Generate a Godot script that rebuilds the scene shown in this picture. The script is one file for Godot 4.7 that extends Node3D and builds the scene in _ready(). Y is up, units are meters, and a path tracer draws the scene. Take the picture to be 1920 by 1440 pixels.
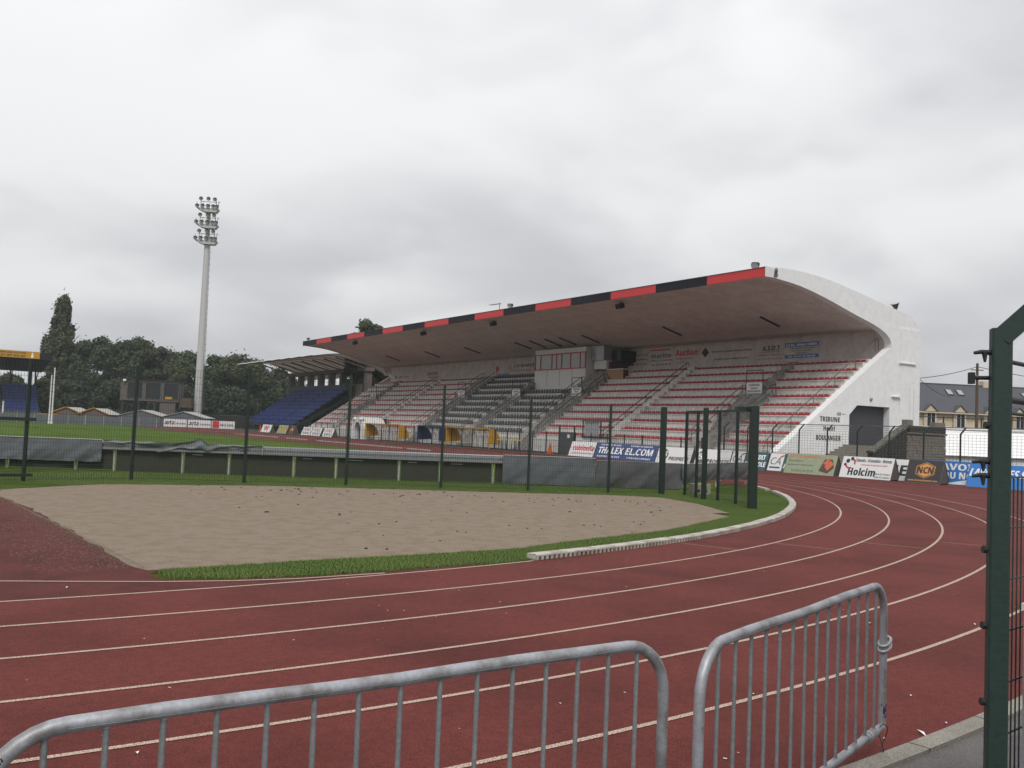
extends Node3D
# A small athletics stadium under a grey sky. x = across the track (towards the big stand), y = up, -z = along the main straight.
# The origin is the centre of the near bend. Distances in metres.

const CAM := Vector3(-1.49, 1.98, 44.10)
const YAW := 33.5
const R0 := 33.4          # inner edge of lane one
const LANE := 1.22
const STAND_U0 := -2.5
const STAND_U1 := 84.6

var used := {}
var M := {}
var T := {}
var rng := RandomNumberGenerator.new()
var apron := PackedVector2Array()

# ------------------------------------------------------------------ coordinates
func P(v: float, h: float, u: float) -> Vector3:
	return Vector3(v, h, -u)

func cd(x: float, d: float, h := 0.0) -> Vector3:      # metres to the side of / in front of where the photographer stood
	var a := deg_to_rad(YAW)
	return Vector3(CAM.x + x * cos(a) + d * sin(a), h, CAM.z + x * sin(a) - d * cos(a))

# ------------------------------------------------------------------ nodes
func numbered(called: String) -> String:
	if not used.has(called):
		used[called] = 0
		return called
	used[called] += 1
	return "%s_%03d" % [called, used[called]]

func thing(called: String, label: String, category: String, at := Vector3.ZERO, turn := Basis(), group := "") -> Node3D:
	var o := Node3D.new()
	o.name = numbered(called)
	add_child(o)
	o.transform = Transform3D(turn, at)
	o.set_meta("label", label)
	o.set_meta("category", category)
	if group != "":
		o.set_meta("group", group)
	return o

func mb() -> SurfaceTool:
	var st := SurfaceTool.new()
	st.begin(Mesh.PRIMITIVE_TRIANGLES)
	return st

func add_mesh(mesh: Mesh, called: String, m: Material, parent: Node3D, xf := Transform3D()) -> MeshInstance3D:
	var o := MeshInstance3D.new()
	o.mesh = mesh
	o.material_override = m
	o.name = called
	parent.add_child(o, true)
	o.transform = xf
	return o

# world = true: the shape was written in world coordinates
func build(st: SurfaceTool, called: String, m: Material, parent: Node3D, world := false) -> MeshInstance3D:
	var xf := Transform3D()
	if world and parent != self:
		var g: Transform3D = parent.transform
		var up = parent.get_parent()
		while up != self and up is Node3D:
			g = up.transform * g
			up = up.get_parent()
		xf = g.affine_inverse()
	return add_mesh(st.commit(), called, m, parent, xf)

func structure(st: SurfaceTool, called: String, m: Material) -> MeshInstance3D:
	var o := build(st, numbered(called), m, self)
	o.set_meta("kind", "structure")
	return o

func stuff(o: Node3D) -> Node3D:
	o.set_meta("kind", "stuff")
	return o

# ------------------------------------------------------------------ shapes
func tri(st: SurfaceTool, a: Vector3, b: Vector3, c: Vector3, na: Vector3, nb: Vector3, nc: Vector3, ca := Vector2.ZERO, cb := Vector2.ZERO, cc := Vector2.ZERO) -> void:
	st.set_normal(na); st.set_uv(ca); st.add_vertex(a)
	st.set_normal(nc); st.set_uv(cc); st.add_vertex(c)
	st.set_normal(nb); st.set_uv(cb); st.add_vertex(b)

func quad(st: SurfaceTool, a: Vector3, b: Vector3, c: Vector3, d: Vector3) -> void:      # anticlockwise seen from outside
	var n := (b - a).cross(d - a)
	if n.length_squared() < 1e-12:
		n = (c - b).cross(d - b)
	n = n.normalized()
	tri(st, a, b, c, n, n, n, Vector2(0, 1), Vector2(1, 1), Vector2(1, 0))
	tri(st, a, c, d, n, n, n, Vector2(0, 1), Vector2(1, 0), Vector2(0, 0))

func bx(st: SurfaceTool, lo: Vector3, hi: Vector3, xf := Transform3D()) -> void:
	var p := []
	for i in 8:
		p.append(xf * Vector3(hi.x if i & 1 else lo.x, hi.y if i & 2 else lo.y, hi.z if i & 4 else lo.z))
	quad(st, p[4], p[5], p[7], p[6])
	quad(st, p[1], p[0], p[2], p[3])
	quad(st, p[5], p[1], p[3], p[7])
	quad(st, p[0], p[4], p[6], p[2])
	quad(st, p[6], p[7], p[3], p[2])
	quad(st, p[0], p[1], p[5], p[4])

func frame_of(dir: Vector3, up := Vector3.UP) -> Basis:
	var z := dir.normalized()
	var ref := up if absf(z.dot(up)) < 0.98 else Vector3.RIGHT
	var x := ref.cross(z).normalized()
	return Basis(x, z.cross(x), z)

func beam(st: SurfaceTool, a: Vector3, b: Vector3, w: float, h: float, up := Vector3.UP) -> void:
	bx(st, Vector3(-w / 2, -h / 2, 0), Vector3(w / 2, h / 2, a.distance_to(b)), Transform3D(frame_of(b - a, up), a))

func cbox(st: SurfaceTool, c: Vector3, s: Vector3, turn := Basis()) -> void:
	bx(st, -s / 2, s / 2, Transform3D(turn, c))

# a box with chamfered edges round its long (y) axis
func post_shape(st: SurfaceTool, a: Vector3, b: Vector3, w: float, d: float, ch: float, turn := Basis()) -> void:
	var ring := [Vector2(w / 2, -d / 2 + ch), Vector2(w / 2, d / 2 - ch), Vector2(w / 2 - ch, d / 2), Vector2(-w / 2 + ch, d / 2), Vector2(-w / 2, d / 2 - ch), Vector2(-w / 2, -d / 2 + ch), Vector2(-w / 2 + ch, -d / 2), Vector2(w / 2 - ch, -d / 2)]
	for i in 8:
		var p: Vector2 = ring[i]
		var q: Vector2 = ring[(i + 1) % 8]
		var pv := turn * Vector3(p.x, 0, -p.y)
		var qv := turn * Vector3(q.x, 0, -q.y)
		quad(st, a + pv, a + qv, b + qv, b + pv)
		var n := (b - a).normalized()
		tri(st, b, b + pv, b + qv, n, n, n)

func tube(st: SurfaceTool, pts: Array, r: float, seg := 8, r1 := -1.0) -> void:
	var rings := []
	var normals := []
	var bas := frame_of(pts[1] - pts[0])
	for i in pts.size():
		var t: Vector3
		if i == 0:
			t = pts[1] - pts[0]
		elif i == pts.size() - 1:
			t = pts[i] - pts[i - 1]
		else:
			t = (pts[i] - pts[i - 1]).normalized() + (pts[i + 1] - pts[i]).normalized()
		t = t.normalized()
		var x := (bas.x - t * bas.x.dot(t)).normalized()
		bas = Basis(x, t.cross(x), t)
		var rr := r if r1 < 0.0 else lerpf(r, r1, float(i) / (pts.size() - 1))
		var ring := []
		var nn := []
		for k in seg:
			var a := TAU * k / seg
			var n := bas.x * cos(a) + bas.y * sin(a)
			nn.append(n)
			ring.append(pts[i] + n * rr)
		rings.append(ring)
		normals.append(nn)
	for i in pts.size() - 1:
		for k in seg:
			var k2 := (k + 1) % seg
			var a: Vector3 = rings[i][k]
			var b: Vector3 = rings[i][k2]
			var c: Vector3 = rings[i + 1][k2]
			var d: Vector3 = rings[i + 1][k]
			tri(st, a, b, c, normals[i][k], normals[i][k2], normals[i + 1][k2])
			tri(st, a, c, d, normals[i][k], normals[i + 1][k2], normals[i + 1][k])
	for e in [0, pts.size() - 1]:
		var n: Vector3 = (pts[1] - pts[0]).normalized() * -1.0 if e == 0 else (pts[e] - pts[e - 1]).normalized()
		for k in seg:
			var a: Vector3 = rings[e][k]
			var b: Vector3 = rings[e][(k + 1) % seg]
			if e == 0:
				tri(st, pts[e], b, a, n, n, n)
			else:
				tri(st, pts[e], a, b, n, n, n)

# extrude a 2-D outline; at(p, s) puts outline point p at step s (0 or 1)
func prism(st: SurfaceTool, poly: PackedVector2Array, at: Callable, smooth_from := -1, smooth_to := -1) -> void:
	var area := 0.0
	for i in poly.size():
		var p := poly[i]
		var q := poly[(i + 1) % poly.size()]
		area += p.x * q.y - q.x * p.y
	if area < 0:
		poly.reverse()
	var e := (at.call(Vector2(1, 0), 0) - at.call(Vector2.ZERO, 0) as Vector3)
	var f := (at.call(Vector2(0, 1), 0) - at.call(Vector2.ZERO, 0) as Vector3)
	var along := (at.call(Vector2.ZERO, 1) - at.call(Vector2.ZERO, 0) as Vector3)
	var flip := e.cross(f).dot(along) < 0.0
	var n0 := -along.normalized()
	var idx := Geometry2D.triangulate_polygon(poly)
	for k in range(0, idx.size(), 3):
		for s in 2:
			var a: Vector3 = at.call(poly[idx[k]], s)
			var b: Vector3 = at.call(poly[idx[k + 1]], s)
			var c: Vector3 = at.call(poly[idx[k + 2]], s)
			var n := n0 if s == 0 else -n0
			if (b - a).cross(c - a).dot(n) < 0.0:
				tri(st, a, c, b, n, n, n)
			else:
				tri(st, a, b, c, n, n, n)
	for i in poly.size():
		var p := poly[i]
		var q := poly[(i + 1) % poly.size()]
		var a: Vector3 = at.call(p, 0)
		var b: Vector3 = at.call(q, 0)
		var c: Vector3 = at.call(q, 1)
		var d: Vector3 = at.call(p, 1)
		if flip:
			quad(st, b, a, d, c)
		else:
			quad(st, a, b, c, d)

func along_u(u0: float, u1: float) -> Callable:
	return func(p: Vector2, s: int) -> Vector3: return Vector3(p.x, p.y, -(u0 if s == 0 else u1))

# a flat sheet from a 2-D outline (x, z)
func sheet(st: SurfaceTool, poly: PackedVector2Array, y: float) -> void:
	var idx := Geometry2D.triangulate_polygon(poly)
	for k in range(0, idx.size(), 3):
		var a := Vector3(poly[idx[k]].x, y, poly[idx[k]].y)
		var b := Vector3(poly[idx[k + 1]].x, y, poly[idx[k + 1]].y)
		var c := Vector3(poly[idx[k + 2]].x, y, poly[idx[k + 2]].y)
		if (b - a).cross(c - a).y < 0.0:
			tri(st, a, c, b, Vector3.UP, Vector3.UP, Vector3.UP)
		else:
			tri(st, a, b, c, Vector3.UP, Vector3.UP, Vector3.UP)

func bend(r: float, deg: float, y := 0.0) -> Vector3:       # a point on the near bend; 0 = nearest to the camera, + towards the stand
	var a := deg_to_rad(deg)
	return Vector3(r * sin(a), y, r * cos(a))

func ring(st: SurfaceTool, ra: float, rb: float, a0: float, a1: float, y: float, n: int) -> void:
	for i in n:
		var p := lerpf(a0, a1, float(i) / n)
		var q := lerpf(a0, a1, float(i + 1) / n)
		quad(st, bend(rb, p, y), bend(rb, q, y), bend(ra, q, y), bend(ra, p, y))

func line_strip(st: SurfaceTool, pts: Array, w: float, y: float) -> void:
	for i in pts.size() - 1:
		var a: Vector3 = pts[i]
		var b: Vector3 = pts[i + 1]
		var t := (b - a).normalized()
		var s := Vector3(-t.z, 0, t.x) * w / 2
		a.y = y
		b.y = y
		quad(st, a + s, b + s, b - s, a - s)

func disc(st: SurfaceTool, c: Vector3, r: float, bas: Basis, n := 16, r_in := 0.0, a0 := 0.0, a1 := TAU) -> void:
	for i in n:
		var a := lerpf(a0, a1, float(i) / n)
		var b := lerpf(a0, a1, float(i + 1) / n)
		var pa := bas * Vector3(cos(a), sin(a), 0)
		var pb := bas * Vector3(cos(b), sin(b), 0)
		if r_in <= 0.0:
			tri(st, c, c + pa * r, c + pb * r, bas.z, bas.z, bas.z)
		else:
			quad(st, c + pa * r_in, c + pa * r, c + pb * r, c + pb * r_in)

func ball(st: SurfaceTool, c: Vector3, r: Vector3, n := 8) -> void:
	for i in n:
		for j in n * 2:
			var p := []
			for s in [[0, 0], [0, 1], [1, 1], [1, 0]]:
				var th: float = PI * (i + s[0]) / n
				var ph: float = TAU * (j + s[1]) / (n * 2)
				p.append(Vector3(sin(th) * cos(ph), cos(th), sin(th) * sin(ph)))
			var q := []
			for d in p:
				q.append(c + d * r)
			tri(st, q[0], q[1], q[2], p[0], p[1], p[2])
			tri(st, q[0], q[2], q[3], p[0], p[2], p[3])

# lettering that stands 'deep' proud of a face: x to the right, y up, z out of the face; (x, y) is the middle of the line
func text(parent: Node3D, words: String, x: float, y: float, h: float, w: float, m: Material, z := 0.0, serif := false, slant := 0.0, bold := true) -> void:
	var key := "%s|%s|%s" % [words, serif, bold]
	var mesh: TextMesh
	if T.has(key):
		mesh = T[key]
	else:
		mesh = TextMesh.new()
		var f := SystemFont.new()
		f.font_names = PackedStringArray(["Droid Serif" if serif else "Droid Sans"])
		f.font_weight = 700 if bold else 400
		mesh.font = f
		mesh.text = words
		mesh.font_size = 48
		mesh.pixel_size = 0.02
		mesh.depth = 0.02
		mesh.curve_step = 2.0
		T[key] = mesh
	var b := mesh.get_aabb()
	var sx := w / maxf(b.size.x, 0.01)
	var sy := h / maxf(b.size.y, 0.01)
	var c := b.get_center()
	var bas := Basis(Vector3(sx, 0, 0), Vector3(slant * sy, sy, 0), Vector3(0, 0, 0.3))
	var line := add_mesh(mesh, "lettering", m, parent, Transform3D(bas, Vector3(x, y, z + 0.003) - bas * c))
	if bold and h >= 0.2:      # thicken the strokes of large lettering
		var k := 0.022 * h
		add_mesh(mesh, "stroke", m, line, Transform3D(Basis(), bas.inverse() * Vector3(k, k * 0.5, 0.0015)))
		add_mesh(mesh, "stroke", m, line, Transform3D(Basis(), bas.inverse() * Vector3(-k, -k * 0.5, 0.003)))

# ------------------------------------------------------------------ materials
func lin(r: float, g: float, b: float) -> Color:
	return Color(r, g, b).linear_to_srgb()

func noise_bytes(kind: int, freq: float, octaves: int, size: int, seed_: int) -> PackedByteArray:
	var n := FastNoiseLite.new()
	n.noise_type = kind
	n.frequency = freq
	n.fractal_octaves = octaves
	n.seed = seed_
	if octaves <= 1:
		n.fractal_type = FastNoiseLite.FRACTAL_NONE
	var im := n.get_seamless_image(size, size)
	im.convert(Image.FORMAT_L8)
	return im.get_data()

# grey texture around 1.0: layers of [bytes, amount]; grain = amount of per-pixel grit
func grit(size: int, layers: Array, grain: float, seed_: int, mean := 0.82) -> ImageTexture:
	var r := RandomNumberGenerator.new()
	r.seed = seed_
	var out := PackedByteArray()
	out.resize(size * size * 3)
	for i in size * size:
		var v := mean
		for l in layers:
			v += (l[0][i] / 255.0 - 0.5) * l[1]
		v += (r.randf() - 0.5) * grain
		var b := clampi(int(v * 255.0), 0, 255)
		out[i * 3] = b
		out[i * 3 + 1] = b
		out[i * 3 + 2] = b
	var im := Image.create_from_data(size, size, false, Image.FORMAT_RGB8, out)
	return ImageTexture.create_from_image(im)

func two_tone(size: int, bytes: PackedByteArray, a: Color, b: Color, lo: float, hi: float, grain: float, seed_: int) -> ImageTexture:
	var r := RandomNumberGenerator.new()
	r.seed = seed_
	var out := PackedByteArray()
	out.resize(size * size * 3)
	for i in size * size:
		var t := smoothstep(lo, hi, bytes[i] / 255.0 + (r.randf() - 0.5) * grain)
		var c := a.lerp(b, t)
		var k := 1.0 + (r.randf() - 0.5) * grain
		out[i * 3] = clampi(int(c.r * k * 255.0), 0, 255)
		out[i * 3 + 1] = clampi(int(c.g * k * 255.0), 0, 255)
		out[i * 3 + 2] = clampi(int(c.b * k * 255.0), 0, 255)
	return ImageTexture.create_from_image(Image.create_from_data(size, size, false, Image.FORMAT_RGB8, out))

func mat(c: Color, rough := 0.8, tex: Texture2D = null, tile := 1.0, metal := 0.0, spec := 0.5) -> StandardMaterial3D:
	var m := StandardMaterial3D.new()
	m.albedo_color = c
	m.roughness = rough
	m.metallic = metal
	m.metallic_specular = spec
	if tex:
		m.albedo_texture = tex
		m.uv1_triplanar = true
		m.uv1_world_triplanar = true
		m.uv1_scale = Vector3.ONE / tile
	return m

func relief(m: StandardMaterial3D, tex: Texture2D, cm: float) -> StandardMaterial3D:
	m.heightmap_enabled = true
	m.heightmap_texture = tex
	m.heightmap_scale = cm
	return m

func over(m: StandardMaterial3D, tex: Texture2D, tile: float) -> StandardMaterial3D:     # a second, coarser pattern
	m.detail_enabled = true
	m.detail_blend_mode = BaseMaterial3D.BLEND_MODE_MUL
	m.detail_albedo = tex
	m.detail_uv_layer = BaseMaterial3D.DETAIL_UV_2
	m.uv2_triplanar = true
	m.uv2_world_triplanar = true
	m.uv2_scale = Vector3.ONE / tile
	return m

func make_materials() -> void:
	var S := FastNoiseLite.TYPE_SIMPLEX_SMOOTH
	var big := noise_bytes(S, 0.006, 5, 512, 3)
	var mid := noise_bytes(S, 0.02, 4, 512, 5)
	var fine := noise_bytes(S, 0.11, 3, 512, 7)
	var cell := noise_bytes(FastNoiseLite.TYPE_CELLULAR, 0.06, 1, 512, 9)
	T.blotch = grit(512, [[big, 0.24], [mid, 0.12]], 0.0, 11, 0.95)
	T.patch = grit(512, [[big, 0.13], [mid, 0.09], [fine, 0.05]], 0.02, 12, 0.955)
	T.rubber = grit(512, [[fine, 0.25], [mid, 0.12]], 0.42, 13, 0.78)
	T.speck = grit(512, [[fine, 0.35], [cell, 0.15]], 0.35, 14, 0.74)
	T.soft = grit(512, [[mid, 0.07], [fine, 0.05]], 0.03, 15, 0.965)
	T.faint = grit(512, [[mid, 0.05], [fine, 0.04]], 0.015, 22, 0.98)
	T.grass = grit(512, [[fine, 0.5], [mid, 0.3]], 0.4, 16, 0.72)
	T.metal = grit(512, [[mid, 0.22], [cell, 0.18], [fine, 0.14]], 0.08, 17, 0.84)
	T.galva = grit(512, [[mid, 0.13], [cell, 0.08], [fine, 0.08]], 0.09, 23, 0.92)
	T.line = two_tone(512, fine, Color(0.52, 0.36, 0.33), Color(0.93, 0.9, 0.84), 0.33, 0.54, 0.40, 18)
	T.sand = two_tone(512, fine, Color(0.84, 0.81, 0.77), Color(1, 0.98, 0.95), 0.2, 0.8, 0.30, 19)
	T.dirt = two_tone(512, big, Color(0.80, 0.775, 0.75), Color(1, 1, 1), 0.22, 0.62, 0.06, 20)
	T.streak = two_tone(512, mid, Color(0.93, 0.915, 0.90), Color(1, 1, 1), 0.2, 0.7, 0.16, 24)
	T.moss = two_tone(512, mid, Color(0.55, 0.6, 0.5), Color(1, 1, 1), 0.34, 0.6, 0.2, 21)

	M.track = over(relief(mat(lin(0.20, 0.044, 0.036), 0.85, T.rubber, 1.3, 0.0, 0.3), T.rubber, 0.25), T.blotch, 13.0)
	M.track_old = over(relief(mat(lin(0.16, 0.042, 0.036), 0.9, T.rubber, 1.1, 0.0, 0.3), T.rubber, 0.25), T.blotch, 5.0)
	M.line = mat(lin(0.62, 0.54, 0.49), 0.8, T.line, 0.9)
	M.grass = over(mat(lin(0.105, 0.16, 0.03), 0.95, T.grass, 0.9, 0.0, 0.1), T.blotch, 7.0)
	M.pitch = over(mat(lin(0.15, 0.235, 0.042), 0.95, T.grass, 1.7, 0.0, 0.1), T.blotch, 17.0)
	M.ground = over(mat(lin(0.10, 0.10, 0.075), 0.95, T.grass, 2.5), T.blotch, 23.0)
	M.sand = over(relief(mat(lin(0.275, 0.233, 0.196), 0.95, T.sand, 1.9, 0.0, 0.1), T.speck, 0.3), T.streak, 5.0)
	M.tarmac = over(relief(mat(lin(0.29, 0.268, 0.26), 0.9, T.speck, 0.5, 0.0, 0.3), T.speck, 0.4), T.patch, 2.2)
	M.kerbstone = over(mat(lin(0.50, 0.46, 0.39), 0.9, T.speck, 0.7), T.patch, 1.9)
	M.white_wall = over(mat(lin(0.84, 0.84, 0.84), 0.8, T.faint, 2.3), T.faint, 9.0)
	M.white_trim = mat(lin(0.74, 0.74, 0.74), 0.7, T.soft, 1.0)
	M.ceiling = over(mat(lin(0.76, 0.69, 0.67), 0.9, T.soft, 2.0), T.patch, 7.0)
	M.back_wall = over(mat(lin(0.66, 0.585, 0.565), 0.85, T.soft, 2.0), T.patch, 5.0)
	M.terrace = over(mat(lin(0.66, 0.63, 0.595), 0.85, T.patch, 3.1), T.patch, 1.1)
	M.stair = over(mat(lin(0.56, 0.535, 0.51), 0.9, T.speck, 0.8), T.dirt, 2.5)
	M.roof_top = mat(lin(0.35, 0.35, 0.36), 0.8, T.patch, 6.0)
	M.fascia_red = mat(lin(0.62, 0.035, 0.04), 0.5, T.soft, 2.0)
	M.fascia_dark = mat(lin(0.022, 0.022, 0.030), 0.6, T.soft, 2.0, 0.0, 0.25)
	M.seat_red = mat(lin(0.36, 0.02, 0.035), 0.45, T.soft, 1.7)
	M.seat_dark = mat(lin(0.045, 0.045, 0.05), 0.5, T.soft, 1.7)
	M.seat_blue = mat(lin(0.02, 0.045, 0.22), 0.5, T.soft, 1.7)
	M.rail = mat(lin(0.20, 0.19, 0.19), 0.5, T.metal, 0.7, 0.4)
	M.rail_dark = mat(lin(0.06, 0.055, 0.055), 0.5, T.metal, 0.7, 0.3)
	M.green_post = mat(lin(0.014, 0.030, 0.023), 0.42, T.metal, 0.6)
	M.near_green = mat(lin(0.020, 0.050, 0.040), 0.5, T.metal, 0.35)
	M.wire = mat(lin(0.02, 0.035, 0.028), 0.5)
	M.wire_grey = mat(lin(0.10, 0.10, 0.10), 0.5)
	M.galva = over(mat(lin(0.44, 0.45, 0.485), 0.5, T.galva, 0.30, 0.5), T.dirt, 0.8)
	M.galva_dull = over(mat(lin(0.33, 0.345, 0.355), 0.55, T.galva, 0.3, 0.5), T.patch, 0.5)
	M.silver = mat(lin(0.55, 0.56, 0.58), 0.35, T.metal, 0.9, 0.7)
	M.white_post = mat(lin(0.55, 0.55, 0.53), 0.6, T.metal, 0.5)
	M.olive = over(mat(lin(0.040, 0.042, 0.026), 0.75, T.soft, 0.8), T.patch, 2.0)
	M.tarp = over(mat(lin(0.13, 0.14, 0.155), 0.42, T.soft, 1.2), T.patch, 3.0)
	M.tarp_dark = over(mat(lin(0.10, 0.10, 0.105), 0.45, T.soft, 1.2), T.patch, 3.0)
	M.rust = mat(lin(0.06, 0.035, 0.02), 0.9, T.speck, 0.2)
	M.paint_blue = mat(lin(0.02, 0.06, 0.25), 0.7, T.line, 0.3)
	M.black = mat(lin(0.012, 0.012, 0.013), 0.6)
	M.shutter = mat(lin(0.12, 0.12, 0.135), 0.55, T.metal, 1.2, 0.3)
	M.white_board = mat(lin(0.72, 0.72, 0.71), 0.5, T.soft, 0.9)
	M.board_side = mat(lin(0.10, 0.085, 0.075), 0.8, T.soft, 0.8)
	M.board_blue = mat(lin(0.035, 0.065, 0.21), 0.5, T.soft, 0.9)
	M.board_teal = mat(lin(0.025, 0.09, 0.10), 0.5, T.soft, 0.9)
	M.board_green = mat(lin(0.30, 0.34, 0.22), 0.6, T.patch, 1.2)
	M.board_black = mat(lin(0.035, 0.032, 0.03), 0.6, T.soft, 0.9)
	M.board_sky = mat(lin(0.03, 0.19, 0.55), 0.5, T.soft, 0.9)
	M.ink_white = mat(lin(0.8, 0.8, 0.8), 0.6)
	M.ink_black = mat(lin(0.02, 0.02, 0.022), 0.6)
	M.ink_red = mat(lin(0.50, 0.03, 0.035), 0.6)
	M.ink_orange = mat(lin(0.62, 0.27, 0.07), 0.6)
	M.ink_coral = mat(lin(0.55, 0.13, 0.06), 0.6)
	M.ink_brown = mat(lin(0.09, 0.05, 0.035), 0.6)
	M.ink_blue = mat(lin(0.04, 0.16, 0.42), 0.6)
	M.ink_grey = mat(lin(0.12, 0.12, 0.13), 0.6)
	M.ink_fade = mat(lin(0.34, 0.15, 0.13), 0.7)
	M.yellow = mat(lin(0.52, 0.27, 0.012), 0.5, T.soft, 1.0)
	M.navy = mat(lin(0.02, 0.03, 0.12), 0.5, T.soft, 1.0)
	M.clear = mat(Color(0.85, 0.87, 0.88, 0.35), 0.12)
	M.clear.transparency = BaseMaterial3D.TRANSPARENCY_ALPHA
	M.glass = mat(lin(0.03, 0.032, 0.034), 0.15, null, 1.0, 0.0, 0.25)
	M.glass_pale = mat(lin(0.30, 0.31, 0.32), 0.2, T.soft, 1.5, 0.0, 0.6)
	M.cabin = mat(lin(0.13, 0.105, 0.095), 0.8, T.soft, 1.3)
	M.wood = mat(lin(0.36, 0.22, 0.09), 0.6, T.soft, 0.9)
	M.slate = over(mat(lin(0.06, 0.062, 0.075), 0.6, T.soft, 1.0), T.patch, 5.0)
	M.cream = over(mat(lin(0.70, 0.58, 0.42), 0.85, T.soft, 1.5), T.patch, 4.0)
	M.stone = mat(lin(0.34, 0.30, 0.25), 0.95, T.speck, 0.6)
	M.stone_pale = mat(lin(0.26, 0.24, 0.20), 0.95, T.speck, 0.6)
	M.mortar = mat(lin(0.16, 0.14, 0.12), 0.95, T.speck, 0.4)
	M.concrete = over(mat(lin(0.30, 0.29, 0.27), 0.9, T.speck, 0.9), T.moss, 3.0)
	M.concrete_dark = over(mat(lin(0.08, 0.075, 0.07), 0.95, T.speck, 0.9), T.moss, 2.0)
	M.mast = mat(lin(0.50, 0.50, 0.49), 0.6, T.soft, 2.0)
	M.membrane = mat(lin(0.60, 0.58, 0.54), 0.7, T.soft, 3.0)
	M.membrane.backlight_enabled = true
	M.membrane.backlight = lin(0.22, 0.19, 0.16)
	M.lamp_glass = mat(lin(0.30, 0.30, 0.31), 0.15)
	M.bark = mat(lin(0.07, 0.055, 0.04), 0.95, T.speck, 0.8)
	M.leaf_a = mat(lin(0.040, 0.058, 0.022), 0.8)
	M.leaf_b = mat(lin(0.058, 0.075, 0.030), 0.8)
	M.leaf_c = mat(lin(0.034, 0.046, 0.022), 0.8)
	for k in ["leaf_a", "leaf_b", "leaf_c"]:
		M[k].vertex_color_use_as_albedo = true
		M[k].backlight_enabled = true
		M[k].backlight = lin(0.02, 0.03, 0.008)
	M.blade = mat(Color.WHITE, 0.85)
	M.blade.vertex_color_use_as_albedo = true
	M.blade.backlight_enabled = true
	M.blade.backlight = lin(0.02, 0.04, 0.004)
	M.cone = mat(lin(0.55, 0.10, 0.02), 0.6)
	M.kerb = over(mat(lin(0.66, 0.62, 0.55), 0.7, T.metal, 0.5), T.dirt, 2.0)
	M.clod = mat(lin(0.05, 0.035, 0.025), 0.95, T.speck, 0.2)
	M.brown_wood = mat(lin(0.10, 0.065, 0.04), 0.85, T.patch, 0.8)

# ------------------------------------------------------------------ sky: cloud only
func make_sky() -> Sky:
	var w := 1536
	var h := 768
	var a := FastNoiseLite.new()
	a.noise_type = FastNoiseLite.TYPE_SIMPLEX_SMOOTH
	a.frequency = 1.15
	a.fractal_octaves = 5
	a.fractal_gain = 0.5
	a.seed = 41
	var b := FastNoiseLite.new()
	b.noise_type = FastNoiseLite.TYPE_SIMPLEX_SMOOTH
	b.frequency = 2.6
	b.fractal_octaves = 4
	b.seed = 77
	var im := Image.create(w, h, false, Image.FORMAT_RGBF)
	for j in h:
		var el := PI / 2 - PI * (j + 0.5) / h
		var y := sin(el)
		for i in w:
			if y < -0.06:
				im.set_pixel(i, j, Color(0.12, 0.11, 0.10))
				continue
			var az := TAU * (i + 0.5) / w
			# cloud deck: look the pattern up on a flat layer overhead, so that it flattens towards the horizon
			var k := 1.0 / (maxf(y, 0.0) + 0.22)
			var px := sin(az) * cos(el) * k
			var pz := -cos(az) * cos(el) * k
			var n := a.get_noise_3d(px * 0.55, 0.3, pz * 0.55)
			var n2 := b.get_noise_3d(px * 0.7 + n * 0.5, 1.7, pz * 0.7)
			var t := clampf(0.5 + n * 0.95 + n2 * 0.32, 0.0, 1.0)
			t = t * t * (3.0 - 2.0 * t)
			var lum := lerpf(0.45, 0.655, t) * (0.90 + 0.66 * maxf(y, 0.0))
			im.set_pixel(i, j, Color(lum * 0.975, lum * 0.99, lum * lerpf(1.035, 1.0, t)))
	var pm := PanoramaSkyMaterial.new()
	pm.panorama = ImageTexture.create_from_image(im)
	var s := Sky.new()
	s.sky_material = pm
	return s

func _ready() -> void:
	rng.seed = 20080914
	# camera
	var cam := Camera3D.new()
	cam.name = "camera"
	add_child(cam)
	cam.position = CAM
	cam.basis = Basis(Vector3.UP, deg_to_rad(-YAW)) * Basis(Vector3.RIGHT, deg_to_rad(2.87)) * Basis(Vector3.BACK, deg_to_rad(2.33))
	cam.fov = rad_to_deg(2.0 * atan(720.0 / 1700.0))
	cam.near = 0.05
	cam.far = 2000.0
	cam.current = true
	# sky and light
	var env := Environment.new()
	env.background_mode = Environment.BG_SKY
	env.sky = make_sky()
	env.tonemap_mode = Environment.TONE_MAPPER_LINEAR
	env.tonemap_exposure = 1.28
	env.fog_enabled = true
	env.fog_density = 0.00025
	env.fog_light_color = Color(0.86, 0.88, 0.90)
	env.sdfgi_enabled = true
	env.ssao_enabled = true
	env.ssil_enabled = true
	var we := WorldEnvironment.new()
	we.name = "world_environment"
	we.environment = env
	add_child(we)
	var sun := DirectionalLight3D.new()
	sun.name = "sun"
	add_child(sun)
	sun.light_energy = 0.46
	sun.light_angular_distance = 20.0
	sun.light_color = Color(1.0, 0.985, 0.96)
	sun.shadow_enabled = true
	sun.basis = Basis.looking_at(-Vector3(-0.35, 0.85, 0.55).normalized())
	make_materials()
	ground()
	grandstand()
	tent_stand()
	end_stand()
	house()
	stone_steps()
	white_bank()
	trees()
	mast()
	perimeter_fence()
	boards()
	dugouts()
	far_end()
	guard_rail()
	mesh_fence()
	cage()
	kerb_rail()
	crowd_barriers()
	near_gate()
	grass_blades()
	litter()

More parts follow.
